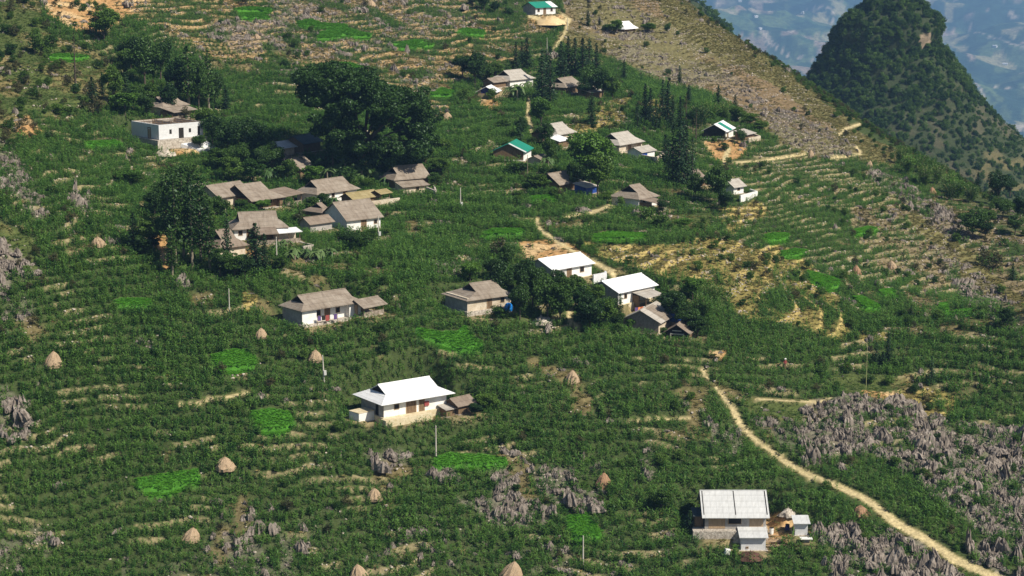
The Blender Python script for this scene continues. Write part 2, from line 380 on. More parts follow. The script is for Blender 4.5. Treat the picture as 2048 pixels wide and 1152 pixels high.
site('tile_e', (469,481), (572,476), 6.8, 2.6, 2.3)
site('porch_brown', (514,489), (554,487), 3.2, 2.0, 0.7)
site('porch_white', (556,487), (601,483), 2.6, 2.0, 0.35)
site('hip_f', (440,516), (491,509), 6.6, 2.3, 2.4)
site('cream_roof', (562,312), (589,308), 4.6, 2.0, 1.0)
site('dark_roof', (607,306), (641,300), 5.4, 2.4, 1.4)
site('brown_behind', (601,356), (628,350), 5.6, 2.3, 1.8)
site('tile_g', (790,377), (857,371), 6.6, 2.3, 2.2)
site('tile_g_low', (805,388), (855,383), 3.0, 1.7, 0.8)
site('top_tile', (1020,176), (1066,171), 6.8, 2.5, 2.1)
site('top_small', (986,176), (1012,173), 3.4, 1.8, 0.8)
site('tarp_hut', (990,197), (1010,189), 4.8, 2.0, 1.2)
site('old_a', (1130,188), (1166,182), 6.0, 2.2, 1.9)
site('old_b', (1180,199), (1207,194), 3.8, 2.0, 0.9)
site('mid_tile', (1114,285), (1148,279), 5.6, 2.3, 2.0)
site('mid_white', (1117,297), (1138,293), 3.2, 1.8, 0.8)
site('mid_dark', (1086,282), (1099,279), 3.0, 1.8, 0.8)
site('right_tile', (1238,307), (1284,299), 6.8, 2.4, 2.1)
site('right_shed', (1283,320), (1309,315), 4.0, 2.0, 0.9)
site('green_barn', (1047,322), (1066,311), 7.2, 2.3, 1.7)
site('by_barn', (1082,335), (1098,331), 3.4, 1.9, 0.7)
site('low_tile', (1117,384), (1159,376), 5.4, 2.0, 1.9)
site('low_blue', (1172,389), (1193,385), 3.2, 1.6, 0.6)
site('ranch_tile', (1277,416), (1313,409), 7.2, 2.3, 2.2)
site('ranch_shed', (1318,423), (1333,418), 4.6, 1.7, 0.7)
site('green_white', (1450,279), (1479,265), 5.6, 2.3, 1.5)
site('gw_shed', (1490,281), (1508,277), 2.8, 1.6, 0.7)
site('shade_tile', (1392,374), (1417,370), 4.8, 1.9, 1.6)
site('yard_hut', (1467,389), (1487,386), 3.6, 2.0, 1.1)
site('school', (1071,30), (1111,28), 5.6, 2.6, 1.4)
site('ridge_tent', (1248,64), (1271,62), 4.4, 1.6, 1.6)
for k in ('green_barn', 'block_house', 'green_white', 'pig_shelter'):
    B[k]['L'] = min(B[k]['L'], {'green_barn': 8.6, 'block_house': 9.0, 'green_white': 9.5, 'pig_shelter': 4.0}[k])
DECK = {'white_main': (0.0, 0.66, 2.0, 1.3)}      # terrace in front
def local(b, x, y):
    dx = x - b['p'][0]; dy = y - b['p'][1]; c, s = math.cos(b['yaw']), math.sin(b['yaw'])
    return dx * c + dy * s, -dx * s + dy * c
def boxdist(b, x, y, ext=0.0, front=0.0):
    u, v = local(b, x, y)
    du = np.maximum(np.maximum(-u, u - b['L']), 0); dv = np.maximum(np.maximum(-front - v, v - b['W']), 0)
    return np.hypot(du, dv) - ext
def flatten(x, y, z):
    x = np.asarray(x, float); near = np.full(x.shape, 1e9)
    num = np.zeros(x.shape); den = np.zeros(x.shape); infl = np.zeros(x.shape)
    for b in B.values():
        m = (np.abs(x - b['p'][0]) < 26) & (np.abs(y - b['p'][1]) < 26)
        if not m.any(): continue
        d = boxdist(b, x[m], y[m], b['pad'])
        near[m] = np.minimum(near[m], np.minimum(d + b['pad'], boxdist(b, x[m], y[m], 0, 2.6)+.6))
        wgt = 1.0 / (np.maximum(d, 0) + 0.05) ** 3
        num[m] += wgt * (b['p'][2] - 0.05); den[m] += wgt
        infl[m] = np.maximum(infl[m], 1 - sstep(0, 4.0, d))
    t = np.where(den > 0, num / np.maximum(den, 1e-9), z)
    zz = z + (t - z) * infl
    px, py, _ = project(x, np.asarray(y, float), z); m = np.zeros(px.shape, bool)
    for P in PATCH: m |= in_poly(px, py, P)
    m &= near > 1.5
    if m.any(): zz = np.array(zz); zz[m] = ground(x[m], np.asarray(y, float)[m], steps=False) + .12
    return zz, near
# ------------------------------------------------------------------ land cover, measured on the hillside
def in_poly(px, py, poly):
    P = np.array(poly, float); ok = np.zeros(px.shape, bool)
    m = (px > P[:, 0].min()) & (px < P[:, 0].max()) & (py > P[:, 1].min()) & (py < P[:, 1].max())
    if not m.any(): return ok
    X = px[m]; Y = py[m]; c = np.zeros(X.shape, bool)
    for i in range(len(P)):
        x0, y0 = P[i - 1]; x1, y1 = P[i]
        if y0 == y1: continue
        c ^= ((y0 > Y) != (y1 > Y)) & (X < (x1 - x0) * (Y - y0) / (y1 - y0) + x0)
    ok[m] = c; return ok
def line_d(px, py, pts):
    best = np.full(px.shape, 1e9)
    for i in range(len(pts) - 1):
        a = np.array(pts[i][:2], float); ab = np.array(pts[i + 1][:2], float) - a
        wa, wb = pts[i][2], pts[i + 1][2]
        t = np.clip(((px - a[0]) * ab[0] + (py - a[1]) * ab[1]) / (ab @ ab), 0, 1)
        best = np.minimum(best, np.hypot(px - a[0] - t * ab[0], (py - a[1] - t * ab[1])) - .82 * (wa + (wb - wa) * t))
    return best
PATCH = [[(500,822),(540,816),(578,820),(592,842),(570,862),(530,864),(510,850)], [(418,712),(450,700),(492,697),(516,716),(508,732),(470,742),(438,738)],
 [(264,958),(330,945),(398,937),(403,960),(370,972),(330,986),(290,983)], [(862,914),(900,905),(960,908),(1018,914),(1012,928),(950,934),(900,934),(868,930)],
 [(822,652),(880,662),(915,662),(930,648),(945,670),(968,686),(962,704),(920,700),(880,690),(848,675)], [(1133,1030),(1172,1024),(1186,1040),(1208,1070),(1190,1080),(1150,1078),(1136,1055)],
 [(958,466),(985,456),(1040,456),(1056,466),(1030,474),(975,474)], [(222,603),(245,595),(300,596),(308,606),(270,616),(240,612)],
 [(1522,470),(1545,464),(1582,466),(1575,478),(1540,484)], [(1558,502),(1590,496),(1618,500),(1600,512),(1565,512)],
 [(1612,540),(1640,545),(1682,560),(1675,578),(1645,576),(1622,560)], [(1702,592),(1725,590),(1760,608),(1760,622),(1725,616)],
 [(1872,608),(1895,603),(1900,620),(1945,616),(1945,626),(1890,626)], [(1708,458),(1735,451),(1760,455),(1745,466),(1712,470)],
 [(590,42),(625,36),(640,44),(698,48),(695,56),(640,54),(600,52)], [(640,62),(700,55),(745,68),(740,76),(690,72),(640,80),(632,74)],
 [(660,122),(700,124),(732,134),(718,140),(690,134),(662,128)], [(780,84),(830,78),(862,80),(840,86),(790,90)], [(795,92),(872,86),(862,94),(800,98)],
 [(908,60),(930,54),(972,60),(968,72),(940,70)], [(858,186),(885,174),(912,182),(900,194),(868,194)], [(460,16),(500,12),(545,16),(540,24),(480,24)], [(462,30),(520,26),(545,34),(500,38)],
 [(1180,468),(1220,462),(1290,465),(1300,476),(1240,480),(1190,478)], [(165,282),(230,279),(252,288),(215,294),(170,290)], [(90,108),(140,106),(185,112),(150,120),(100,116)],
 [(1060,392),(1100,388),(1118,396),(1090,402),(1062,400)],[(1750,580),(1785,576),(1800,588),(1770,592)]]
PATHS = [[(1404,738,3),(1416,756,3.5)], [(1434,776,3.5),(1466,818,6),(1482,852,6.5),(1512,880,5),(1560,916,5.5),(1612,948,6),(1665,968,5.5),(1732,998,6.5),(1792,1046,9),(1850,1078,8),(1910,1120,9.5),(1985,1152,8),(2080,1190,8)],
 [(1074,438,3),(1077,456,3),(1110,480,3),(1150,505,3),(1195,528,4),(1226,545,6),(1230,556,4)], [(1236,386,2),(1236,402,3),(1200,420,2.5),(1130,436,1.5)],
 [(1058,198,2),(1055,230,2.5),(1064,266,3)], [(1128,68,2),(1116,88,2),(1108,100,2)], [(1142,606,4),(1138,640,4.5),(1156,660,3)], [(1456,298,5),(1448,324,4)],
 [(1720,248,2.5),(1690,258,3),(1678,270,3)], [(1662,317,1.8),(1700,312,2.2),(1722,306,2.6),(1712,293,2)], [(1470,325,1.3),(1540,320,1.5),(1612,308,1.8)],
 [(1100,10,1),(1140,40,1.5),(1128,68,2)], [(1060,32,4),(1100,46,4),(1140,40,3)], [(360,812,2),(420,800,2),(500,786,2.5)], [(1250,846,1),(1310,838,1.3),(1380,838,1)],
 [(1505,797,1),(1580,802,1.3),(1640,803,1.3),(1660,796,1)]]
DRY = [[(1155,482),(1290,492),(1350,486),(1420,470),(1470,478),(1500,500),(1560,490),(1640,540),(1700,640),(1695,690),(1640,668),(1560,640),(1500,640),(1440,600),(1350,560),(1290,545),(1200,515)],
 [(1770,790),(1810,776),(1860,778),(1915,798),(1900,830),(1840,830),(1790,812)], [(1705,663),(1778,665),(1772,683),(1712,680)], [(480,585),(504,582),(506,600),(496,626),(484,622)],
 [(1430,420),(1520,400),(1530,430),(1460,470)], [(1110,260),(1190,215),(1260,235),(1230,262),(1160,268)], [(1190,205),(1262,196),(1250,240),(1200,250)], [(1300,200),(1350,190),(1340,240),(1300,240)]]
BROWN = [[(1035,486),(1090,480),(1130,488),(1180,512),(1100,528),(1050,520)], [(955,200),(990,196),(1005,212),(985,222),(962,214)], [(300,290),(400,285),(415,308),(350,312)], [(300,470),(345,466),(350,520),(330,548),(305,500)],
 [(1408,706),(1450,702),(1452,718),(1420,722)], [(75,-60),(330,-60),(270,20),(200,70),(150,60),(90,20)], [(25,240),(60,232),(85,262),(60,280),(30,262)], [(1068,28),(1120,26),(1148,40),(1100,50),(1066,46)], [(1725,782),(1800,784),(1790,800),(1735,798)],
 [(1530,1030),(1590,1030),(1585,1085),(1540,1090),(1520,1060)], [(455,500),(505,496),(530,520),(480,530)], [(1410,285),(1480,280),(1500,300),(1455,330),(1420,305)]]
GRASS = [[(-400,-300),(60,-300),(80,10),(100,70),(200,110),(240,180),(215,215),(110,240),(60,230),(20,300),(-400,420)], [(0,440),(60,470),(80,560),(30,520),(0,500)], [(1655,750),(1700,745),(1830,758),(1840,778),(1760,795),(1690,790)],
 [(1490,800),(1660,802),(1650,850),(1560,840),(1500,830)], [(1370,430),(1430,425),(1420,460),(1380,460)]]
SLOPE = [[(1120,-300),(1360,-300),(1500,108),(1610,180),(1700,250),(1712,290),(1640,320),(1560,285),(1480,225),(1400,180),(1300,160),(1215,110),(1130,70)]]
OLIVE = [[(1660,250),(1720,262),(1800,305),(1796,330),(1730,320),(1680,300)], [(1800,400),(1960,520),(2050,600),(2050,640),(1930,560),(1840,470)], [(1290,-60),(1345,-20),(1530,110),(1700,240),(1680,262),(1560,180),(1400,90),(1330,40)], [(1110,60),(1240,90),(1240,115),(1130,100)]]
MIXED = [[(225,-300),(1120,-300),(1110,60),(1040,110),(900,180),(900,250),(790,180),(600,130),(430,120),(330,60),(230,20)]]
RIGHT = [[(1850,370),(2048,440),(2400,560),(2400,720),(2100,690),(1990,610),(1905,520),(1840,430)], [(1700,420),(1850,400),(1900,520),(1860,640),(1780,560),(1720,500)]]
ROCKZ = [  # polygon, density, size
 ([(1620,800),(1700,790),(1790,800),(1850,830),(1960,850),(2100,880),(2100,1075),(1980,1070),(1900,1020),(1830,960),(1760,920),(1680,905),(1600,870)], 0.5, 0.92),
 ([(1500,838),(1600,840),(1680,900),(1720,950),(1640,930),(1560,890)], 0.30, 0.9),
 ([(1640,1060),(1700,1045),(1850,1080),(1890,1130),(1960,1200),(1640,1200),(1680,1110)], 0.62, 1.15),
 ([(1915,1085),(2100,1080),(2100,1200),(1990,1150)], 0.7, 1.2),
 ([(860,935),(1000,930),(1030,960),(1040,990),(1100,1020),(1130,1080),(1090,1110),(1010,1060),(950,1020),(880,985)], 0.5, 1.0),
 ([(1070,940),(1150,930),(1190,980),(1190,1020),(1130,1020),(1080,990)], 0.42, 0.9),
 ([(725,905),(800,900),(815,930),(750,938)], 0.3, 0.9), ([(560,1075),(620,1070),(620,1200),(560,1200)], 0.35, 1.0), ([(440,1060),(520,1090),(560,1160),(470,1160)], 0.32, 0.9),
 ([(0,270),(40,310),(95,430),(80,450),(40,400),(-60,340)], 0.5, 0.6), ([(-60,480),(40,500),(70,545),(20,580),(-60,580)], 0.6, .85), ([(0,590),(60,595),(75,640),(0,640)], 0.25, 0.8),
 ([(0,770),(60,800),(80,870),(20,880),(-40,850)], 0.3, 0.9), ([(0,1080),(60,1040),(130,1080),(60,1140),(-30,1150)], 0.25, 0.7), ([(250,1110),(440,1110),(440,1200),(250,1200)], 0.2, 0.6),
 ([(1040,1040),(1130,1060),(1150,1160),(1060,1160)], 0.22, 0.8), ([(1200,100),(1290,90),(1480,160),(1600,240),(1560,262),(1450,200),(1300,165)], 0.30, 0.36), ([(1490,190),(1600,230),(1720,300),(1650,320),(1560,280)], 0.26, 0.42),
 ([(1200,45),(1300,60),(1320,85),(1210,80)], 0.4, 0.6), ([(1860,470),(1960,540),(2060,640),(2060,680),(1930,600),(1880,540)], 0.30, 0.55), ([(1730,330),(1860,390),(1960,470),(1930,500),(1840,430),(1740,360)], 0.30, 0.7),
 ([(400,60),(580,0),(640,20),(560,90),(480,110)], 0.30, 0.6), ([(500,-40),(960,-40),(960,60),(640,130),(540,100)], 0.13, 0.6), ([(560,135),(640,138),(640,165),(560,160)], 0.4, 0.8), ([(1200,560),(1210,560),(1210,570),(1200,570)], 0, 1),
 ([(780,135),(880,140),(880,200),(800,180)], 0.12, 0.6), ([(840,920),(1200,900),(1230,960),(1200,1010),(1000,940)], 0.06, 0.7), ([(400,1000),(1400,1060),(1400,1160),(400,1160)], 0.055, 0.7), ([(860,520),(930,520),(930,550),(860,545)], 0.3, 0.8),
 ([(1410,840),(1480,850),(1480,920),(1420,900)], 0.35, 0.9), ([(1090,470),(1130,470),(1130,500),(1090,490)], 0.25, 0.9), ([(1270,900),(1300,880),(1320,960),(1290,960)], 0.22, 0.8), ([(130,380),(185,390),(180,430),(140,420)], 0.3, 0.9)]
def cover(x, y, z, f, k, st, rd, near):
    px, py, d = project(x, y, z)
    wx = px + (fbm(x / 5, y / 5, 51, 2) - 0.5) * 22; wy = py + (fbm(x / 5, y / 5, 61, 2) - 0.5) * 12
    jx = px + (fbm(x / 2.5, y / 2.5, 52, 2) - 0.5) * 4; jy = py + (fbm(x / 2.5, y / 2.5, 62, 2) - 0.5) * 2
    def anyp(L, a=wx, b=wy):
        r = np.zeros(px.shape, bool)
        for P in L: r |= in_poly(a, b, P)
        return r
    n1 = fbm(x / 9, y / 9, 71, 3); n2 = fbm(x / 4, y / 4, 81, 3); n3 = fbm(x / 26, y / 26, 91, 2)
    o = {}
    maize = np.ones(px.shape); olive = np.zeros(px.shape); dry = np.zeros(px.shape); green = np.zeros(px.shape); rock = np.full(px.shape, 0.006)
    col = np.empty(px.shape + (3,)); col[:] = (0.055, 0.078, 0.026)
    def paint(m, c, t=1.0):
        a = (m * t)[..., None]; col[:] = col * (1 - a) + np.array(c) * a
    mixed = anyp(MIXED); slope = anyp(SLOPE); right = anyp(RIGHT); ol = anyp(OLIVE); dr = anyp(DRY); br = anyp(BROWN); gr = anyp(GRASS)
    # open spots between the maize
    gap = sstep(0.63, 0.74, n1 * 0.6 + n2 * 0.4 + 0.10 * mixed + 0.05 * right)
    maize *= 1 - gap; olive += gap * 0.6; dry += gap * 0.35; rock += gap * 0.035
    paint(gap, (0.19, 0.15, 0.075), 0.8)
    # terrace risers
    ris = sstep(0.76, 0.84, f) * (st > 0.2) * sstep(0.61, 0.67, fbm(x / 8, y / 5, 101, 3) + 0.11 * (right | dr) + 0.16 * mixed + 0.17 * (px > 1330) * (py < 660) * (py > 280) + .02) * sstep(2.5, 6, near)
    maize *= 1 - ris; dry += ris * 0.5; olive += ris * 0.25
    paint(ris, (0.34, 0.28, 0.16), 0.75); rock += ris * 0.04
    # upper hillside: patchy small fields, dry banks
    m = mixed.astype(float); q = sstep(0.49, 0.61, n2 * 0.5 + n1 * 0.5)
    maize *= 1 - m * q * 0.8; dry += m * q * 0.4; olive += m * (q * 0.4 + .15); green += m * .25; paint(m * q, (0.23, 0.165, 0.08)); paint(m * ris, (.38, .26, .13), .85); rock += m * 0.012
    m = right.astype(float); q = sstep(0.40, 0.54, n2 * 0.6 + n1 * 0.4)
    maize *= 1 - m * q; olive += m * q * 0.6; dry += m * q * 0.25; paint(m * q, (0.21, 0.17, 0.10)); rock += m * q * 0.06
    m = dr.astype(float); q = sstep(0.34, 0.50, n1 * 0.5 + n2 * 0.5)
    maize *= 1 - m * q * .92; dry += m * q * 0.6; olive += m * q * 0.6; paint(m * q, (0.25, 0.21, 0.07)); paint(m * ris, (.42,.33,.13))
    m = gr.astype(float); maize *= 1 - m; green = green + m * 0.7; olive += m * 0.35 * sstep(0.45, 0.6, n1); dry += m * 0.3 * sstep(0.55, 0.65, n1); paint(m, (0.08, 0.105, 0.032)); paint(m * sstep(0.52, 0.64, n1), (0.19, 0.16, 0.07))
    m = slope.astype(float); maize *= 1 - m; olive += m * 0.6 * sstep(0.35, 0.55, n1); dry += m * 0.25; paint(m, (0.20, 0.145, 0.082)); paint(m * sstep(0.44, 0.58, n3), (0.155, 0.14, 0.065)); rock += m * 0.05 * sstep(0.4, 0.6, n2)
    m = ol.astype(float); maize *= 1 - m; olive += m * 0.8; dry += m * 0.2; rock *= 1 - 0.8 * m; paint(m, (0.17, 0.155, 0.065))
    m = br.astype(float); maize *= 1 - m * 0.97; olive *= 1 - 0.6 * m; olive += m * 0.12; dry *= 1 - 0.7 * m; paint(m, (0.42, 0.25, 0.11)); paint(m * sstep(0.5, 0.65, n2), (0.52, 0.37, 0.2))
    # rock outcrops
    rz = np.zeros(px.shape); rs = np.full(px.shape, 0.55)
    for P, dens, size in ROCKZ:
        i = in_poly(wx, wy, P); rz = np.where(i, np.maximum(rz, dens), rz); rs = np.where(i, size, rs)
    rz = rz * sstep(0.36, 0.50, n1 * 0.35 + n2 * 0.65)
    rock = np.maximum(rock, rz); a = np.clip(rz * 1.5, 0, 1)
    maize *= 1 - a * 0.93; olive *= 1 - a * 0.7; dry *= 1 - a * 0.8; green *= 1 - a * 0.8
    paint(a, (0.23, 0.20, 0.17), 0.75)
    # seedling beds, paths, yards
    sh = 1.75 * FPX / d
    pat = anyp(PATCH, jx, jy) | anyp(PATCH, jx, jy - sh * .4)
    for A in (maize, olive, dry, green, rock): A[pat] = 0
    paint(pat.astype(float), (0.06, 0.19, 0.02))
    pd = np.full(px.shape, 1e9); xx = px + (vnoise(x, y, 5) - 0.5) * 3
    pf_ = np.full(px.shape, 1e9)
    for P in PATHS: pd = np.minimum(pd, line_d(xx, py, P)); pf_ = np.minimum(pf_, line_d(xx, py - sh * .7, P)) if max(q[2] for q in P) >= 3 else pf_
    # thin lines are wider on the ground than their clear strip
    pm = sstep(1.5, -0.5, pd)
    for A in (maize, rock): A *= sstep(1.0, 6.0, pd) * sstep(-2.0, 3.0, pf_)
    green += .4 * (pf_ < 1) * (pd > 2); olive += .3 * (pf_ < 1) * (pd > 2)
    for A in (olive, dry, green): A *= sstep(0.0, 2.0, pd)
    paint(sstep(5, 1, pd), (0.30, 0.25, 0.12), 0.5); paint(pm, (0.52, 0.43, 0.24))
    yard = 1 - sstep(0.3, 1.6, near + (n2 - 0.5) * 1.5)
    for A in (maize, rock): A *= sstep(0.6, 1.6, near)
    for A in (olive, dry, green): A *= sstep(0.1, 0.6, near)
    olive += .3 * (near < 2) * (near > .5)
    paint(yard, (0.36, 0.28, 0.16), 0.7)
    back = sstep(2, 12, rd)                    # beyond the skyline: scrub
    maize *= 1 - sstep(-14, -4, rd); olive += back * 0.5; green += back * 0.4
    o.update(px=px, py=py, d=d, maize=maize, olive=olive, dry=dry, green=green, rock=rock, rsize=rs, patch=pat, col=col, near=near, pd=pd)
    return o
# ------------------------------------------------------------------ hillside mesh
ys = np.exp(np.linspace(math.log(236), math.log(1050), 1000)); us = np.linspace(-0.43, 0.43, 900)
YY, UU = np.meshgrid(ys, us, indexing='ij'); XX = UU * YY
Zg, F_, K_, S_, RD = ground(XX, YY, True); Zg, NEAR = flatten(XX, YY, Zg)
cv = cover(XX, YY, Zg, F_, K_, S_, RD, NEAR)
def grid_faces(n, m):
    a = np.arange(n * m).reshape(n, m)
    return np.stack([a[:-1, :-1], a[:-1, 1:], a[1:, 1:], a[1:, :-1]], -1).reshape(-1, 4)
me = mesh_np('hillside', np.stack([XX, YY, Zg], -1).reshape(-1, 3), grid_faces(*XX.shape), M['ground'], True)
at = me.attributes.new('cover', 'FLOAT_COLOR', 'POINT')
at.data.foreach_set('color', np.concatenate([cv['col'].reshape(-1, 3), np.ones((XX.size, 1))], 1).astype(np.float32).ravel())
tag(obj('hillside_terrain', me), 'terraced green hillside', None, kind='structure')
# far valley floor and hills
yf = np.exp(np.linspace(math.log(820), math.log(17500), 620)); uf = np.linspace(-0.25, 0.55, 560)
YF, UF = np.meshgrid(yf, uf, indexing='ij'); XF = UF * YF
def far_z(x, y):
    z = -345 - 430 * sstep(1000, 3800, y) + sstep(6000, 15500, y) * 560 + (fbm(x / 1700, y / 1700, 5, 5, 0.55) - 0.5) * 620 * sstep(1500, 5000, y)
    r = fbm(x / 800, y / 800, 15, 4, 0.5); z = z + (1 - np.abs(r * 2 - 1)) * 200 * sstep(2300, 5000, y) - 150 * sstep(2300, 5000, y)
    return z
ZF = far_z(XF, YF)
XO, YO = XF, YF; XF = XF / 1.9; YF = YF / 1.9; fa = fbm(XF / 260, YF / 420, 25, 4); fb = fbm(XF / 70, YF / 130, 26, 3); fc = fbm(XF / 700, YF / 900, 27, 3)
colf = np.empty(XF.shape + (3,)); colf[:] = (0.035, 0.075, 0.04)
def pf(m, c):
    colf[:] = colf * (1 - m[..., None]) + np.array(c) * m[..., None]
pf(sstep(0.46, 0.56, fa), (0.06, 0.12, 0.05)); pf(sstep(0.5, 0.55, fb) * sstep(0.45, 0.55, fc), (0.12, 0.17, 0.06))
cell = np.floor(XF / 62 + (fa - .5) * 3) * 31 + np.floor(YF / 110 + (fb - .5) * 2) * 17
hv = _h(cell.astype(np.int64), cell.astype(np.int64) * 7, 3); fd = fbm(XF / 24, YF / 60, 28, 3)
pf((hv < 0.22) * 0.7, (0.14, 0.20, 0.07)); pf((hv > 0.8) * sstep(0.45, 0.5, fc) * 0.8, (0.02, 0.05, 0.02)); pf(sstep(.52, .6, fd) * .75, (0.012, 0.035, 0.015)); pf((hv > 0.88) * (hv < .94) * sstep(0.46, 0.5, fb) * 0.6, (0.50, 0.36, 0.28)); pf(sstep(.71,.74,fbm(XF / 110, YF / 230, 33, 4)) * .7, (0.50, 0.36, 0.28)); pf((hv < 0.06) * 0.8, (0.40, 0.36, 0.2)); pf(sstep(.012, .004, np.abs(fbm(XF / 300, YF / 380, 35, 3) - .5)) * .8, (0.6, .5, .4))
me = mesh_np('far_valley', np.stack([XO, YO, ZF], -1).reshape(-1, 3), grid_faces(*XF.shape), M['far_ground'], True)
at = me.attributes.new('cover', 'FLOAT_COLOR', 'POINT')
at.data.foreach_set('color', np.concatenate([colf.reshape(-1, 3), np.ones((XF.size, 1))], 1).astype(np.float32).ravel())
tag(obj('far_valley_terrain', me), 'hazy valley with fields far below', None, kind='structure')
# ------------------------------------------------------------------ plant and rock shapes
def quads(c, size, rng, up=0.3, aspect=0.7):
    """leaf clumps: small randomly turned quads at centres c"""
    n = len(c); nn = rng.normal(size=(n, 3)); nn[:, 2] = np.abs(nn[:, 2]) + up
    nn /= np.linalg.norm(nn, axis=1)[:, None]
    a = np.cross(nn, rng.normal(size=(n, 3))); a /= np.linalg.norm(a, axis=1)[:, None] + 1e-9
    b = np.cross(nn, a); s = (size * rng.uniform(0.7, 1.35, n))[:, None]
    a = a * s * 0.5; b = b * s * 0.5 * aspect
    V = np.stack([c - a - b * .5, c - b + a * .2, c + a + b * .4, c + b - a * .1], 1).reshape(-1, 3)
    return V, np.arange(n * 4).reshape(n, 4)
def blob_points(cs, rs, per, rng, flat=0.75):
    P = []
    for c, r in zip(cs, rs):
        n = int(per * (r if np.isscalar(r) else np.mean(r)) ** 1.6)
        v = rng.normal(size=(n, 3)); v /= np.linalg.norm(v, axis=1)[:, None]
        v *= (rng.uniform(0.25, 1.0, n) ** 0.45)[:, None]; v[:, 2] = v[:, 2] * flat + 0.08
        P.append(np.array(c) + v * r)
    return np.concatenate(P)
def limbs(mb, base, tops, r0, fork=0.45):
    base = Vector(base); f = base + Vector((0, 0, (sum(t[2] for t in tops) / len(tops) - base.z) * fork))
    mb.tube(base, f, r0, r0 * 0.7, 7)
    for t in tops:
        t = Vector(t); mid = f.lerp(t, 0.5) + Vector((0, 0, 0.05 * (t - f).length))
        mb.tube(f, mid, r0 * 0.45, r0 * 0.28, 5); mb.tube(mid, t, r0 * 0.28, r0 * 0.1, 5)
def mbmesh(mb, name, mat):
    me = bpy.data.meshes.new(name); me.from_pydata(mb.v, [], mb.f); me.materials.append(mat); me.update(); return me
PROTO = {}
def proto_broad(key, seed, h=10, w=8, mat='lf_mid', nb=26, leaf=0.46, low=0.26, per=120, bark='bark'):
    rng = np.random.default_rng(seed); cs = []; rs = []
    for i in range(nb):
        v = rng.normal(size=3); v /= np.linalg.norm(v); v *= rng.uniform(0.45, 1.0)
        c = np.array([v[0] * w * 0.38, v[1] * w * 0.38, h * (low + 1) / 2 + v[2] * h * (1 - low) * 0.40])
        c[0] += (c[2] / h - .5) * rng.normal() * 0.6
        cs.append(c); rs.append(rng.uniform(0.12, 0.21) * w)
    V, F = quads(blob_points(cs, rs, per, rng), leaf, rng)
    mb = MB(); limbs(mb, (0, 0, -0.6), [tuple(c) for c in cs[:9]], 0.035 * h * 0.7)
    PROTO[key] = (mbmesh(mb, key + '_trunk', M[bark]), mesh_np(key + '_crown', V, F, M[mat]), h, w)
def proto_conifer(key, seed, h=10, w=3.4, mat='lf_conifer', tiers=24, low=0.10, nbr=10, leaf=0.42, power=0.7, sparse=1.0, bark='bark'):
    rng = np.random.default_rng(seed); P = []
    for i in range(tiers):
        t = i / (tiers - 1); z = h * (low + (1 - low) * t); r = w / 2 * (1 - t) ** power + 0.12
        r *= rng.uniform(0.75, 1.12); nb = max(3, int(nbr * sparse * (0.6 + 0.4 * (1 - t)))); a0 = rng.uniform(0, 6.28)
        for j in range(nb):
            a = a0 + j * 6.283 / nb + rng.normal() * 0.25; rr = r * rng.uniform(0.65, 1.1); m = max(3, int(9 * rr / (w / 2)))
            s = rng.uniform(0.15, 1, m) * rr
            P.append(np.stack([np.cos(a) * s + rng.normal(size=m) * 0.1, np.sin(a) * s + rng.normal(size=m) * 0.1, z - s * 0.22 + (s / w) ** 2 * 0.5 + rng.normal(size=m) * 0.12], 1))
    V, F = quads(np.concatenate(P), leaf, rng, 0.8)
    mb = MB(); mb.tube((0, 0, -0.6), (0, 0, h * 0.5), 0.022 * h, 0.014 * h, 7); mb.tube((0, 0, h * 0.5), (0.05, 0, h * 0.97), 0.014 * h, 0.003 * h, 6)
    for i in range(7):
        a = rng.uniform(0, 6.28); z = h * rng.uniform(low, 0.8); mb.tube((0, 0, z), (math.cos(a) * w * .35, math.sin(a) * w * .35, z - .1), .03, .012, 4)
    PROTO[key] = (mbmesh(mb, key + '_trunk', M[bark]), mesh_np(key + '_crown', V, F, M[mat]), h, w)
for i in range(4): proto_broad('broad%d' % i, 40 + i)
for i in range(3): proto_broad('dark%d' % i, 50 + i, mat='lf_dark', nb=30, leaf=0.38)
for i in range(2): proto_broad('bright%d' % i, 60 + i, mat='lf_bright', nb=30)
for i in range(2): proto_broad('bush%d' % i, 70 + i, h=4, w=5, nb=16, low=0.05, leaf=0.34, per=120)
proto_broad('drybush0', 75, h=4, w=4.5, nb=12, low=0.05, leaf=0.3, per=110, mat='lf_dry')
for i in range(4): proto_conifer('conifer%d' % i, 80 + i, w=3.2 + 0.3 * i, power=(0.7, 0.5, 0.9, 0.6)[i])
for i in range(2): proto_conifer('column%d' % i, 90 + i, w=2.6, power=0.35, low=0.08, nbr=9)
for i in range(2): proto_conifer('tall%d' % i, 94 + i, h=14, w=4.6, power=0.35, low=0.26, nbr=10, leaf=0.5, tiers=30, mat='lf_dark', bark='bark_pale')
proto_conifer('sparse0', 98, h=12, w=4.6, power=0.6, low=0.15, nbr=4, tiers=14, leaf=0.4, sparse=0.9, mat='lf_dry')
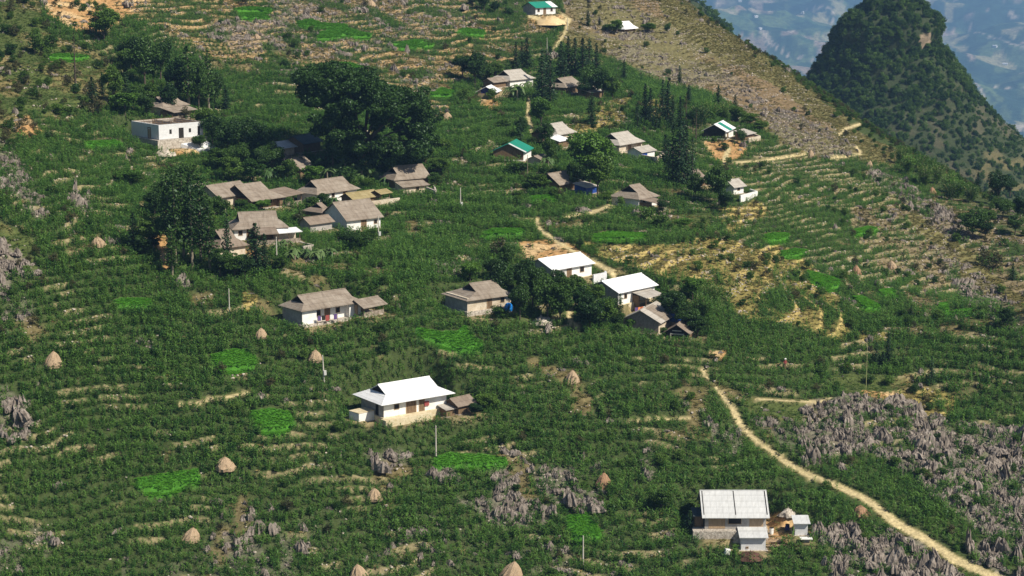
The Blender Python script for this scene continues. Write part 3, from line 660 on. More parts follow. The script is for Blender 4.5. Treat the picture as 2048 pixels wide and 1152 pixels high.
def proto_banana(key, seed):
    rng = np.random.default_rng(seed); mb = MB(); V = []; F = []
    for s in range(4):
        bx, by = rng.normal(size=2) * 0.9 if s else (0, 0); hh = rng.uniform(1.6, 2.6)
        mb.tube((bx, by, -0.5), (bx + .05, by, hh), 0.17, 0.11, 7)
        for j in range(8):
            a = rng.uniform(0, 6.28); L = rng.uniform(1.7, 2.5); up = rng.uniform(0.5, 1.3); wd = rng.uniform(.24, .34); pts = []
            for q in range(7):
                t = q / 6; r = L * t * (0.75 if up > 1 else 1); z = hh + up * L * t * 0.75 - 0.95 * L * t * t * (1.5 - up * .4)
                ww = wd * math.sin(math.pi * min(1, 0.12 + t * 0.86)) ** 0.6 * (1 if q < 6 else 0.2)
                for sg in (-1, 0, 1):
                    pts.append((bx + math.cos(a) * r - math.sin(a) * ww * sg, by + math.sin(a) * r + math.cos(a) * ww * sg, z - abs(sg) * .1))
            n = len(V); V += pts
            for q in range(6):
                for g in (0, 1): F.append((n + q * 3 + g, n + q * 3 + g + 1, n + q * 3 + g + 4, n + q * 3 + g + 3))
    PROTO[key] = (mbmesh(mb, key + '_stem', M['bark_pale']), mesh_np(key + '_leaves', np.array(V), np.array(F), M['lf_banana']), 4.0, 4.0)
for i in range(3): proto_banana('banana%d' % i, 120 + i)
def proto_bamboo(key, seed):
    rng = np.random.default_rng(seed); mb = MB(); P = []
    for s in range(26):
        a = rng.uniform(0, 6.28); r0 = rng.uniform(0, .6); L = rng.uniform(.3, 1.9); hh = rng.uniform(5, 8.5); pr = None
        for q in range(7):
            t = q / 6; p = (math.cos(a) * (r0 + L * t * t), math.sin(a) * (r0 + L * t * t), hh * (t - .12 * t ** 4) - .4)
            if pr: mb.tube(pr, p, .035, .03, 4)
            pr = p
            if q > 1: P.append(np.array(p) + rng.normal(size=(16, 3)) * np.array([.45, .45, .55]))
    V, F = quads(np.concatenate(P), 0.42, rng, 0.2, 0.35)
    PROTO[key] = (mbmesh(mb, key + '_culms', M['bamboo_pole']), mesh_np(key + '_leaves', V, F, M['lf_bright' if seed % 2 else 'lf_mid']), 8.0, 5.0)
proto_bamboo('bamboo0', 131); proto_bamboo('bamboo1', 132)

def rock_mesh(key, seed, spikes=4, spread=0.9, tall=1.0):
    rng = np.random.default_rng(seed); V = []; F = []; dirn = rng.uniform(0, 3.14)
    for s in range(spikes):
        t_ = rng.normal() * spread * .75; u_ = rng.normal() * spread * .3
        cx, cy = (t_ * math.cos(dirn) - u_ * math.sin(dirn), t_ * math.sin(dirn) + u_ * math.cos(dirn)) if s else (0, 0)
        hh = tall * (rng.uniform(0.45, 1.05) if s else 1.1); r0 = rng.uniform(.42, .8); n = 22; m = 7
        lean = rng.normal(size=2) * 0.16; ph = rng.uniform(0, 9); el = rng.uniform(.45, .85); ea = dirn + rng.normal() * .4
        base = len(V); tops = rng.normal(size=n) * .10; fr = rng.normal(size=n) * .10
        for j in range(m):
            t = j / (m - 1); z = -0.35 + (hh + .35) * t; prof = 1 - 0.2 * t - 0.38 * t ** 6
            for i in range(n):
                a = 6.283 * i / n
                fl = 1 + 0.15 * math.sin(a * 4 + ph) + 0.13 * math.sin(a * 9 + ph * 2) + fr[i] + 0.05 * rng.normal()
                x = math.cos(a) * r0 * prof * fl; y = math.sin(a) * r0 * prof * fl * el
                x, y = x * math.cos(ea) - y * math.sin(ea), x * math.sin(ea) + y * math.cos(ea)
                V.append((cx + x + lean[0] * z, cy + y + lean[1] * z, z + t * t * (0.20 * math.sin(a * 3 + ph) + tops[i]) * hh + rng.normal() * .03))
        V.append((cx + lean[0] * hh, cy + lean[1] * hh, hh * rng.uniform(.85, 1.0)))
        for j in range(m - 1):
            for i in range(n): F.append((base + j * n + i, base + j * n + (i + 1) % n, base + (j + 1) * n + (i + 1) % n, base + (j + 1) * n + i))
        for i in range(n): F.append((base + (m - 1) * n + i, base + (m - 1) * n + (i + 1) % n, base + m * n))
    return mesh_np(key, np.array(V), F, M['rock'], False)
ROCKS = [rock_mesh('limestone%d' % i, 200 + i, (3, 4, 5, 4, 6, 2, 5)[i], (0.8, 1, 1.1, .9, 1.3, .7, 1.5)[i], (1.2, .9, 1.0, 1.3, .8, 1.4, .7)[i]) for i in range(7)]

# ------------------------------------------------------------------ ground cover, one object per kind nobody could count
def proto_collection(name, meshes):
    c = bpy.data.collections.new(name)
    for i, me in enumerate(meshes):
        o = bpy.data.objects.new('%s_%02d' % (name, i), me); c.objects.link(o)
    return c
def scatter(name, coll, P, scl, rot=None, npick=1, label=None, cat=None):
    n = len(P); me = bpy.data.meshes.new(name); me.vertices.add(n); me.vertices.foreach_set('co', np.asarray(P, np.float32).ravel())
    if rot is None: rot = np.stack([RNG.normal(0, .08, n), RNG.normal(0, .08, n), RNG.uniform(0, 6.28, n)], -1)
    me.attributes.new('rot', 'FLOAT_VECTOR', 'POINT').data.foreach_set('vector', rot.astype(np.float32).ravel())
    scl = np.asarray(scl, np.float32);  scl = np.repeat(scl[:, None], 3, 1) if scl.ndim == 1 else scl
    me.attributes.new('scl', 'FLOAT_VECTOR', 'POINT').data.foreach_set('vector', scl.astype(np.float32).ravel())
    me.attributes.new('pick', 'INT', 'POINT').data.foreach_set('value', RNG.integers(0, npick, n).astype(np.int32))
    o = obj(name, me); tag(o, label, cat, kind='stuff')
    g = bpy.data.node_groups.new(name, 'GeometryNodeTree')
    g.interface.new_socket('Geometry', in_out='INPUT', socket_type='NodeSocketGeometry'); g.interface.new_socket('Geometry', in_out='OUTPUT', socket_type='NodeSocketGeometry')
    gi = g.nodes.new('NodeGroupInput'); go = g.nodes.new('NodeGroupOutput')
    ip = g.nodes.new('GeometryNodeInstanceOnPoints'); ci = g.nodes.new('GeometryNodeCollectionInfo'); ci.inputs[0].default_value = coll
    ci.inputs['Separate Children'].default_value = True; ci.inputs['Reset Children'].default_value = True
    def na(nm, ty):
        a = g.nodes.new('GeometryNodeInputNamedAttribute'); a.data_type = ty; a.inputs[0].default_value = nm; return a.outputs[0]
    g.links.new(gi.outputs[0], ip.inputs['Points']); g.links.new(ci.outputs[0], ip.inputs['Instance']); ip.inputs['Pick Instance'].default_value = True
    g.links.new(na('pick', 'INT'), ip.inputs['Instance Index']); g.links.new(na('rot', 'FLOAT_VECTOR'), ip.inputs['Rotation']); g.links.new(na('scl', 'FLOAT_VECTOR'), ip.inputs['Scale'])
    g.links.new(ip.outputs[0], go.inputs[0])
    md = o.modifiers.new('scatter', 'NODES'); md.node_group = g; return o
def blade_plant(key, seed, nst, h, w, nl, mat, spread=0.35, stalk=True, segs=3):
    rng = np.random.default_rng(seed); V = []; F = []
    for s in range(nst):
        bx, by = rng.normal(size=2) * spread; hh = h * rng.uniform(.8, 1.1)
        for j in range(nl):
            a = rng.uniform(0, 6.28); z0 = hh * rng.uniform(0.02, .78) if stalk else 0; L = hh * rng.uniform(.32, .55) * (1 if stalk else 1.6); up = rng.uniform(.5, 1.2)
            n = len(V)
            for q in range(segs + 1):
                t = q / segs; r = L * t * .85; z = z0 + L * (up * t - .75 * t * t * up) ; ww = w * (1 - t * .9) * .5
                V += [(bx + math.cos(a) * r - math.sin(a) * ww, by + math.sin(a) * r + math.cos(a) * ww, z), (bx + math.cos(a) * r + math.sin(a) * ww, by + math.sin(a) * r - math.cos(a) * ww, z)]
            for q in range(segs): F.append((n + 2 * q, n + 2 * q + 1, n + 2 * q + 3, n + 2 * q + 2))
    return mesh_np(key, np.array(V), np.array(F), M[mat])
C_maize = proto_collection('maize_plants', [blade_plant('maize%d' % i, 300 + i, 2, 2.1, 0.17, 11, 'maize', .32) for i in range(5)])
C_green = proto_collection('grass_tufts', [blade_plant('tuftg%d' % i, 320 + i, 3, 0.7, 0.10, 8, 'tuft_green', .3, False, 2) for i in range(3)])
C_olive = proto_collection('olive_tufts', [blade_plant('tufto%d' % i, 330 + i, 3, 0.75, 0.10, 8, 'tuft_olive', .3, False, 2) for i in range(3)])
C_dry = proto_collection('dry_tufts', [blade_plant('tuftd%d' % i, 340 + i, 3, 0.7, 0.09, 8, 'tuft_dry', .3, False, 2) for i in range(3)])
C_seed = proto_collection('seedlings', [blade_plant('seed%d' % i, 350 + i, 4, 0.42, 0.08, 7, 'seedling', .16, False, 2) for i in range(3)])
C_weed = proto_collection('weeds', [PROTO['bush0'][1], PROTO['bush1'][1], PROTO['drybush0'][1]])
C_rock = proto_collection('rocks', ROCKS)
def pebble(key, seed):
    rng = np.random.default_rng(seed); bm = bmesh.new(); bmesh.ops.create_icosphere(bm, subdivisions=1, radius=0.5)
    for v in bm.verts: v.co = Vector((v.co.x * rng.uniform(.7, 1.3), v.co.y * rng.uniform(.7, 1.2), v.co.z * rng.uniform(.4, .9)))
    me = bpy.data.meshes.new(key); bm.to_mesh(me); bm.free(); me.materials.append(M['rubble']); return me
C_peb = proto_collection('stones', [pebble('stone%d' % i, 360 + i) for i in range(4)])
def candidates(sp, y0=262, y1=720, umax=0.37):
    nx = int(2 * umax * y1 / sp); ny = int((y1 - y0) / sp)
    gx, gy = np.meshgrid(np.linspace(-umax * y1, umax * y1, nx), np.linspace(y0, y1, ny))
    x = (gx + RNG.uniform(-.5, .5, gx.shape) * sp).ravel(); y = (gy + RNG.uniform(-.5, .5, gx.shape) * sp).ravel()
    m = np.abs(x) < umax * y; x = x[m]; y = y[m]
    z, f, k, st, rd = ground(x, y, True); m = rd < 90; x, y, z, f, k, st, rd = [a[m] for a in (x, y, z, f, k, st, rd)]
    z, near = flatten(x, y, z); c = cover(x, y, z, f, k, st, rd, near); c['P'] = np.stack([x, y, z], -1); c['f'] = f; c['st'] = st; c['rd'] = rd; return c
c = candidates(0.66); n = len(c['P'])
r = RNG.uniform(size=n); P = c['P']
sel = r < c['maize'] * 0.97
plot = _h(np.floor(P[:, 2] / 3.1 + vnoise(P[:, 0] / 9, P[:, 1] / 9, 7)).astype(np.int64), np.floor(P[:, 0] / 19 + vnoise(P[:, 0] / 8, P[:, 1] / 8, 8)).astype(np.int64), 5)
sel &= RNG.uniform(size=n) < np.where(plot > .85, .75, 1.0)
hgt = (1 - .28 * sstep(22, 60, P[:, 0]) * sstep(560, 500, P[:, 1]) * sstep(345, 385, P[:, 1])) * (1 - .3 * in_poly(c['px'], c['py'], MIXED[0])) * (0.62 + 0.32 * fbm(P[:, 0] / 6, P[:, 1] / 6, 401, 2) + RNG.uniform(-.1, .1, n)) * (.82 + .3 * plot)
scatter('maize_crop', C_maize, P[sel] - [0, 0, .05], hgt[sel], npick=5, label='dark green maize covering the terraced fields', cat='maize')
sel = (r >= c['maize']) & (RNG.uniform(size=n) < c['olive'] * .8)
scatter('weedy_grass', C_olive, P[sel], RNG.uniform(.6, 1.3, sel.sum()), npick=3, label='olive green weeds and grass between the fields', cat='grass')
sel = RNG.uniform(size=n) < c['dry'] * 0.7
scatter('dry_grass', C_dry, P[sel] + [.2, .2, 0], RNG.uniform(.45, 1.1, sel.sum()), npick=3, label='straw yellow dry grass on terrace banks and stubble', cat='grass')
sel = RNG.uniform(size=n) < c['green'] + 0.05 * (1 - c['maize']) * (c['near'] > 1.5) * (c['pd'] > 2)
scatter('green_grass', C_green, P[sel] + [.1, -.2, 0], RNG.uniform(.5, 1.1, sel.sum()), npick=3, label='fresh green grass on the pasture slopes', cat='grass')
# low scrub
q = fbm(P[:, 0] / 13, P[:, 1] / 13, 402, 2)
wild = in_poly(c['px'], c['py'], GRASS[0]) | in_poly(c['px'], c['py'], MIXED[0])
sel = (RNG.uniform(size=n) < 0.05 * (c['rd'] > 6) + 0.016 * sstep(.5, .6, q) + 0.008 * (c['maize'] < .4) + in_poly(c['px'], c['py'], GRASS[0]) * .012) & ~(in_poly(c['px'], c['py'], MIXED[0]) & (RNG.uniform(size=n) < .85)) & (c['near'] > 2.5) & (c['pd'] > 6) & ~c['patch'] & ~(in_poly(c['px'], c['py'], SLOPE[0]) & (RNG.uniform(size=n) < .8))
scatter('low_scrub', C_weed, P[sel], RNG.uniform(.18, .55, sel.sum()) * (1 + .25 * wild[sel]), npick=3, label='low leafy scrub dotted over the slopes', cat='scrub')
# stones on the banks and near the outcrops
dry_bank = (c['f'] > .7) & (c['dry'] > .2) & (fbm(P[:, 0] / 5, P[:, 1] / 5, 403, 2) > .5)
for rep in range(2):
    sel = ((RNG.uniform(size=n) < 0.75) & dry_bank | (RNG.uniform(size=n) < c['rock'] * .35)) & (c['near'] > .8) & (c['pd'] > 0)
    if rep == 0: PP = P[sel]
    else: PP = np.concatenate([PP, P[sel] + RNG.normal(size=(sel.sum(), 3)) * [.4, .4, 0]])
scatter('field_stones', C_peb, PP, RNG.uniform(.15, .62, len(PP)) , npick=4, label='pale loose stones along the terrace banks', cat='stones')
# seedling beds
c2 = candidates(0.31, umax=0.28); sel = c2['patch']
scatter('seedling_beds', C_seed, c2['P'][sel], RNG.uniform(.8, 1.3, sel.sum()), npick=3, label='vivid green seedlings in small beds among the maize', cat='seedlings')
del c2
# limestone: the largest stand as single rocks
cr = candidates(1.15); n = len(cr['P']); pk = RNG.uniform(size=n) < cr['rock'] * 1.75
RP = cr['P'][pk]; rs = cr['rsize'][pk] * RNG.lognormal(0, .45, pk.sum()) * 0.86
rs = np.clip(rs, .3, 2.3); dpt = cr['d'][pk]; inview = (cr['px'][pk] > 0) & (cr['px'][pk] < 2048) & (cr['py'][pk] > 0) & (cr['py'][pk] < 1150)
order = np.argsort(-(rs / dpt) * inview); big = order[:290]; rest = order[290:]
scatter('limestone_outcrops', C_rock, RP[rest], np.stack([rs[rest], rs[rest], rs[rest] * RNG.uniform(.45, .95, len(rest))], -1), npick=7, label='small jagged grey limestone scattered over the hillside', cat='rocks')
ZN = [((1600, 2048, 780, 1045), 'jagged grey limestone rock in the outcrop above the dirt path, right'), ((1480, 1760, 820, 960), 'grey limestone spike among the greenery beside the upper dirt path'),
 ((1630, 2048, 1030, 1152), 'large fluted limestone rock in the outcrop below the lower dirt path'), ((830, 1230, 900, 1130), 'weathered grey limestone rock in the bottom centre outcrop near the seedling bed'),
 ((-50, 330, 200, 590), 'pale limestone crag on the left edge of the hillside'), ((-50, 330, 590, 900), 'grey limestone rock in the maize at the lower left edge'), ((-50, 840, 900, 1152), 'grey limestone rock among the maize along the bottom left'),
 ((1380, 1640, 820, 1152), 'grey limestone rock near the white fibre roofed house at the bottom'), ((1150, 1750, 30, 330), 'small brown grey rock on the dry ridge slope'), ((1640, 2048, 330, 780), 'grey rock on the terraced slope at the right'), ((200, 1150, -10, 230), 'grey rock among the small upper terraces')]
rpx, rpy, _ = project(RP[:, 0], RP[:, 1], RP[:, 2])
ORDN = ['first', 'second', 'third', 'fourth', 'fifth', 'sixth', 'seventh', 'eighth', 'ninth', 'tenth', 'eleventh', 'twelfth', 'thirteenth', 'fourteenth', 'fifteenth', 'sixteenth']
ZN = [((1600, 2060, 760, 1045), 'outcrop above the dirt path'), ((1400, 1760, 780, 960), 'scatter beside the upper dirt path'), ((1600, 2060, 1030, 1160), 'outcrop below the dirt path'), ((830, 1260, 880, 1152), 'bottom centre outcrop'),
 ((-50, 330, 200, 590), 'left edge crag'), ((-50, 500, 590, 900), 'lower left maize'), ((-50, 840, 900, 1160), 'bottom left maize'), ((1260, 1640, 820, 1160), 'ground around the pale roofed house'), ((1150, 1750, -10, 330), 'dry ridge slope'),
 ((1640, 2060, 330, 780), 'right terraced slope'), ((200, 1150, -10, 230), 'small upper terraces'), ((-99, 3000, -99, 3000), 'middle of the hillside')]
zone = {}
for i in big:
    for q, ((a, b_, cc, dd), t) in enumerate(ZN):
        if a <= rpx[i] <= b_ and cc <= rpy[i] <= dd: zone.setdefault(q, []).append(i); break
for q, ids in zone.items():
    ids.sort(key=lambda i: rpy[i]); rows = max(1, round(len(ids) / 13 + .3)); per = math.ceil(len(ids) / rows)
    for ro_ in range(rows):
        band = sorted(ids[ro_ * per:(ro_ + 1) * per], key=lambda i: rpx[i])
        for j_, i in enumerate(band):
            x, y, z = RP[i]; s = rs[i]; t = ZN[q][1]
            o = obj('limestone_rock', ROCKS[i % 7], None, (x, y, z - .05), (RNG.normal() * .1, RNG.normal() * .1, RNG.uniform(0, 6.28)))
            o.scale = (s * RNG.uniform(.85, 1.2), s * RNG.uniform(.8, 1.1), s * RNG.uniform(.5, .9))
            rw = '' if rows == 1 else (', top row' if ro_ == 0 else ', bottom row' if ro_ == rows - 1 else ', %s row down' % ORDN[ro_])
            tag(o, '%s limestone rock from the left in the %s%s' % (ORDN[j_], t, rw), 'rock', 'limestone rocks in the ' + t)
# ------------------------------------------------------------------ houses
def openings(hs, L, W, zt, doors, windows, wallmat, side='front', y0=0.0):
    for (x, wd, ht) in doors:
        m = MB().box(x - wd/2, x + wd/2, y0 - .035, y0 + .05, 0.0, ht); d = m.build('door', M['wood'], hs)
        MB().box(x - wd/2 - .08, x - wd/2, y0 - .07, y0 + .05, 0, ht + .08).box(x + wd/2, x + wd/2 + .08, y0 - .07, y0 + .05, 0, ht + .08).box(x - wd/2, x + wd/2, y0 - .07, y0 + .05, ht, ht + .08).build('door_frame', M['wood_pale'], d)
    for (x, z, wd, ht) in windows:
        m = MB().box(x - wd/2, x + wd/2, y0 - .02, y0 + .05, z, z + ht); d = m.build('window', M['dark'], hs)
        MB().box(x - wd/2 - .07, x + wd/2 + .07, y0 - .08, y0 + .05, z - .09, z - .01).box(x - wd/2 - .07, x - wd/2, y0 - .06, y0 + .05, z - .01, z + ht).box(x + wd/2, x + wd/2 + .07, y0 - .06, y0 + .05, z - .01, z + ht).box(x - wd/2 - .07, x + wd/2 + .07, y0 - .06, y0 + .05, z + ht, z + ht + .07).build('window_frame', M['wood_pale'], d)
def house(key, name, label, cat, roof='roof_grey', wall='wall_white', style='hip', side_shade=None, doors=None, windows=None, porch=None, plinth='stone', ph=0.5, o=0.6, battens=0, group=None, hipx=(1, 1), stripes=None, gable=None, open_front=False):
    b = B[key]; L, W, hw, rise = b['L'], b['W'], b['hw'], b['rise']
    hs = empty(name, tuple(b['p'] + np.array([0, 0, b['zoff']])), b['yaw'], label, cat, group); wm = M[wall]; rm = M[roof]
    s = rise / (W / 2); ze = hw - o * s; zr = hw + rise; th = 0.09
    t = 0.28
    mb = MB()
    if open_front:       # posts and a back wall
        mb.box(0, L, W - t, W, 0, hw).box(0, t, W * .45, W - t, 0, hw)
        MB().box(0, L, 0, t, 0, 0.7).build('low_wall', M['stone_dark'], hs)
        for x in np.linspace(0.1, L - .1, max(2, int(L / 2) + 1)):
            MB().tube((x, 0.1, 0), (x, 0.1, hw + .03), .08, .07, 6).build('post', M['wood'], hs)
    elif porch:          # recessed middle bay under the roof
        a, c, dp = porch; a *= L; c *= L
        mb.box(0, a, 0, W, 0, hw).box(c, L, 0, W, 0, hw).box(a, c, dp, W, 0, hw)
    else: mb.box(0, L, 0, W, 0, hw)
    if style == 'gable' and not open_front:
        for x in (0, L - t): mb.add([(x, 0, hw), (x, W, hw), (x, W/2, zr - .05), (x + t, 0, hw), (x + t, W, hw), (x + t, W/2, zr - .05)], [(0, 1, 2), (5, 4, 3), (0, 3, 4, 1), (1, 4, 5, 2), (2, 5, 3, 0)])
    wl = mb.build('wall', wm, hs)
    if side_shade: MB().box(-.05, -.003, -.01, W, 0.0, hw - .05).build('side_wall', M[side_shade], hs)  # left end skinned grey: its shade is put into the wall colour
    if gable:            # left gable end in another material, some toned to stand for shade
        MB().add([(-.04, .0, .3), (-.04, W, .3), (-.04, W, hw), (-.04, W/2, zr - .08), (-.04, 0, hw)], [(0, 1, 2, 3, 4)]).build('gable_wall', M[gable], hs)
    MB().box(-.35, L + .35, -.45, W + .3, -2.6 - b['zoff'], -.004).box(-.3, L + .3, -.4, 0, -.004, .004).build('plinth', M[plinth], hs)
    rf = MB()
    if style == 'hip':
        g = 0.46; zg = ze + (zr - ze) * g; yg = -o + (zg - ze) / s; hi = (zg - ze) / s - o
        hl = max(hi * hipx[0], .2) if hipx[0] else 0; hr = max(hi * hipx[1], .2) if hipx[1] else 0
        xl = hl if hipx[0] else -.45; xr = L - hr if hipx[1] else L + .45
        el = -o if hipx[0] else -.45; er = L + o if hipx[1] else L + .45
        for sg in (0, 1):
            Y = (lambda y: y) if sg == 0 else (lambda y: W - y)
            pts = [(el, Y(-o), ze), (er, Y(-o), ze)]
            pts += [(xr, Y(yg), zg), (xr - .0, W/2, zr)] if hipx[1] else [(xr, W/2, zr)]
            pts += [(xl, W/2, zr), (xl, Y(yg), zg)] if hipx[0] else [(xl, W/2, zr)]
            if sg: pts = pts[::-1]
            rf.poly(pts, th)
        for on, x, e in ((hipx[0], xl, el), (hipx[1], xr, er)):
            if on:
                q = [(e, -o, ze - .01), (x, yg, zg - .01), (x, W - yg, zg - .01), (e, W + o, ze - .01)]
                rf.poly(q if e > 0 else q[::-1], th)
                sx = .35 if e < 0 else -.35
                mg = MB().add([(x + sx, yg + .1, zg - .1), (x + sx, W - yg - .1, zg - .1), (x + sx, W/2, zr - .12)], [(0, 1, 2)]); mg.build('gable_vent', M['dark'], hs)
        RX = (xl, xr)
    elif style == 'gable':
        e = 0.5; RX = (-e, L + e)
        for sg in (0, 1):
            pts = [(-e, -o, ze), (L + e, -o, ze), (L + e, W/2, zr), (-e, W/2, zr)]
            if sg: pts = [(x, W - y, z) for x, y, z in pts][::-1]
            rf.poly(pts, th)
    else:                # single pitch, high at the back
        e = 0.35; RX = (-e, L + e); zb = hw + rise
        rf.poly([(-e, -o, hw - o * rise / W + .03), (L + e, -o, hw - o * rise / W + .03), (L + e, W + .3, zb + .3 * rise / W + .03), (-e, W + .3, zb + .3 * rise / W + .03)], th)
        if not open_front: mb2 = MB().add([(0, 0, hw), (0, W, hw), (0, W, zb), (.2, 0, hw), (.2, W, hw), (.2, W, zb)], [(0, 2, 1), (3, 4, 5), (1, 2, 5, 4), (0, 3, 5, 2)]).add([(L - .2, 0, hw), (L - .2, W, hw), (L - .2, W, zb), (L, 0, hw), (L, W, hw), (L, W, zb)], [(0, 2, 1), (3, 4, 5), (1, 2, 5, 4), (0, 3, 5, 2)]).box(0.2, L - .2, W - .2, W, hw, zb).build('upper_wall', wm, hs)
    ro = rf.build('roof', rm, hs)
    if style != 'mono': MB().tube((RX[0], W/2, zr + .01), (RX[1], W/2, zr + .01), .1, .1, 6).build('ridge_cap', rm, ro)
    def slope_strip(x0, x1, mat, lift=.03, nm='roof_strip', both=True, w0=-o, th=.02):
        zz = (lambda y: hw + y * s)
        MB().poly([(x0, w0, zz(w0) + lift), (x1, w0, zz(w0) + lift), (x1, W/2, zr + lift), (x0, W/2, zr + lift)], th).build(nm, M[mat], ro)
    if battens:
        for i in range(battens):
            x = (RX[0] + .35) + (RX[1] - RX[0] - .7) * i / max(1, battens - 1); slope_strip(x - .06, x + .06, 'dark', .07, 'roof_batten', w0=-o + .5)
    for (a, c, mt) in (stripes or []): slope_strip(RX[0] + (RX[1] - RX[0]) * a, RX[0] + (RX[1] - RX[0]) * c, mt, .04, 'roof_sheet')
    yy = porch[2] if porch else 0
    openings(hs, L, W, hw, [(x * L, wd, ht) for x, wd, ht in (doors or [])], [(x * L, z, wd, ht) for x, z, wd, ht in (windows or [])], wm, y0=yy)
    return hs
HG = 'low farmhouses of the hillside village'
h = house('white_main', 'farmhouse', 'large farmhouse with a bright white hipped metal roof and yellow terrace', 'house', 'roof_white', 'wall_white', 'hip', 'wall_grey', doors=[(.43, 1.9, 2.1), (.60, 1.0, 2.0)], windows=[(.2, 1.1, .9, .8)], plinth='concrete', o=1.1)
MB().box(-.9, 8.3, -2.1, -.46, -3.4, -.02).build('terrace', M['concrete'], h); MB().box(7.9, 8.8, -.2, -.08, .8, 1.6).build('shutter', M['red'], h)
MB().box(-.08, -.045, 1.6, 2.5, 0, 2.0).build('side_door', M['dark'], h)
b = B['tank']; h = empty('water_tank', b['p'], b['yaw'], 'white concrete water tank below the white roofed farmhouse', 'tank')
MB().box(0, b['L'], 0, b['W'], -1.5, 1.3).build('tank_body', M['wall_white'], h); MB().box(-.06, b['L'] + .06, -.06, b['W'] + .06, 1.303, 1.4).build('tank_lid', M['concrete'], h)
house('main_shed', 'shed', 'brown roofed shed right of the white hipped farmhouse', 'shed', 'roof_brown', 'wood', 'gable', plinth='stone_dark', o=.5)
house('main_coop', 'coop', 'tiny pale roofed coop between white farmhouse and brown shed', 'coop', 'roof_pale', 'wood', 'mono', plinth='stone_dark', o=.3)
h = house('tile_a', 'farmhouse', 'white walled farmhouse with brown hipped roof alone in left maize', 'house', 'roof_grey', 'wall_white', 'hip', 'wall_grey', porch=(.24, .8, 1.1), doors=[(.48, 1.1, 2.1)], windows=[(.33, 1.0, .8, .9), (.66, 1.0, .8, .9)])
house('tile_a_shed', 'open_shed', 'open fronted shed attached right of the lone brown roofed farmhouse', 'shed', 'roof_grey', 'wood_pale', 'gable', open_front=True, plinth='stone', o=.5)
h = house('tile_b', 'farmhouse', 'farmhouse with long grey brown roof beside a blue tank', 'house', 'roof_grey', 'wall_cream', 'hip', 'wall_grey', doors=[(.5, 1.0, 2.0)], windows=[(.8, .9, .8, .9)], hipx=(2.0, .8))
h = house('upper_white', 'farmhouse', 'upper of two white gabled farmhouses by the tree grove', 'house', 'roof_white', 'wall_white', 'gable', 'wall_grey', doors=[(.42, 1.2, 2.1)], windows=[(.12, 1.0, .8, .8), (.75, 1.0, 1.0, .9)], gable='wall_grey', plinth='concrete')  # grey left gable: shade painted into the colour
h = house('lower_white', 'farmhouse', 'lower of two white gabled farmhouses, above the block walled house', 'house', 'roof_white', 'wall_white', 'gable', 'wall_grey', doors=[(.45, 1.2, 2.1)], windows=[(.2, 1.0, .7, .8)], gable='wall_grey', plinth='concrete')  # grey left gable again carries its shade as colour
house('lower_canopy', 'canopy', 'grey lean-to canopy in front of the lower white farmhouse', 'canopy', 'roof_pale', 'wood', 'mono', open_front=True, plinth='stone_dark', o=.3)
h = house('block_house', 'block_house', 'block walled house with pale sloping roof near the path bend', 'house', 'roof_pale', 'wall_cream', 'gable', gable='wall_block', windows=[(.6, 1, .8, .8)], stripes=[(.28, .72, 'roof_grey')])
h = house('pig_shelter', 'shelter', 'small dark open shelter with pitched roof right of block house', 'shelter', 'roof_brown', 'wood', 'gable', gable='dark', plinth='stone_dark', o=.4)  # dark gable sheet stands in for the shade inside the open front
MB().box(-.2, -.08, .8, 1.0, 0, 1.2).box(-.2, -.08, 3.2, 3.4, 0, 1.2).box(-.2, -.08, 1.0, 3.2, 1.0, 1.15).box(-.2, -.08, 1.3, 3, 1.6, 1.75).build('railing', M['pole'], h)
house('blue_hut', 'hut', 'tiny grey roofed hut with blue tarpaulin wall', 'hut', 'roof_grey', 'blue', 'gable', gable='blue', plinth='stone_dark', o=.4)
h = house('bottom_house', 'farmhouse', 'house with pale corrugated roof and three dark battens at bottom right', 'house', 'roof_fibre', 'wall_grey', 'gable', doors=[], windows=[(.49, .9, 2.0, 1.2)], battens=3, plinth='stone', o=.8, gable='dark')
MB().box(-1.9, 6.0, -1.0, -.46, -2.8, -.05).box(-1.9, -.36, -.46, 6, -2.8, -.06).build('stone_terrace', M['stone'], h)
MB().box(-1.5, -.1, 1.2, 5.5, 0, 1.7).build('lean_to', M['wood'], h); MB().box(-1.7, -.06, 1.0, 5.7, 1.72, 1.8).build('lean_to_roof', M['roof_dark'], h)
MB().box(.6, 3.2, -.03, -.005, .1, 2.1).build('plank_panel', M['wood_pale'], h); MB().box(7.0, 9.2, -.03, -.005, .1, 2.1).build('plank_panel', M['wood_pale'], h)
house('bottom_annex', 'annex', 'low white annex with ribbed roof below the pale roofed house', 'annex', 'roof_fibre', 'plaster', 'mono', windows=[(.25, .35, .3, .15)], battens=0, o=.6)
house('outhouse', 'outhouse', 'tiny white outhouse with tilted pale roof beside the woodpile', 'outhouse', 'roof_fibre', 'plaster', 'mono', o=.5)
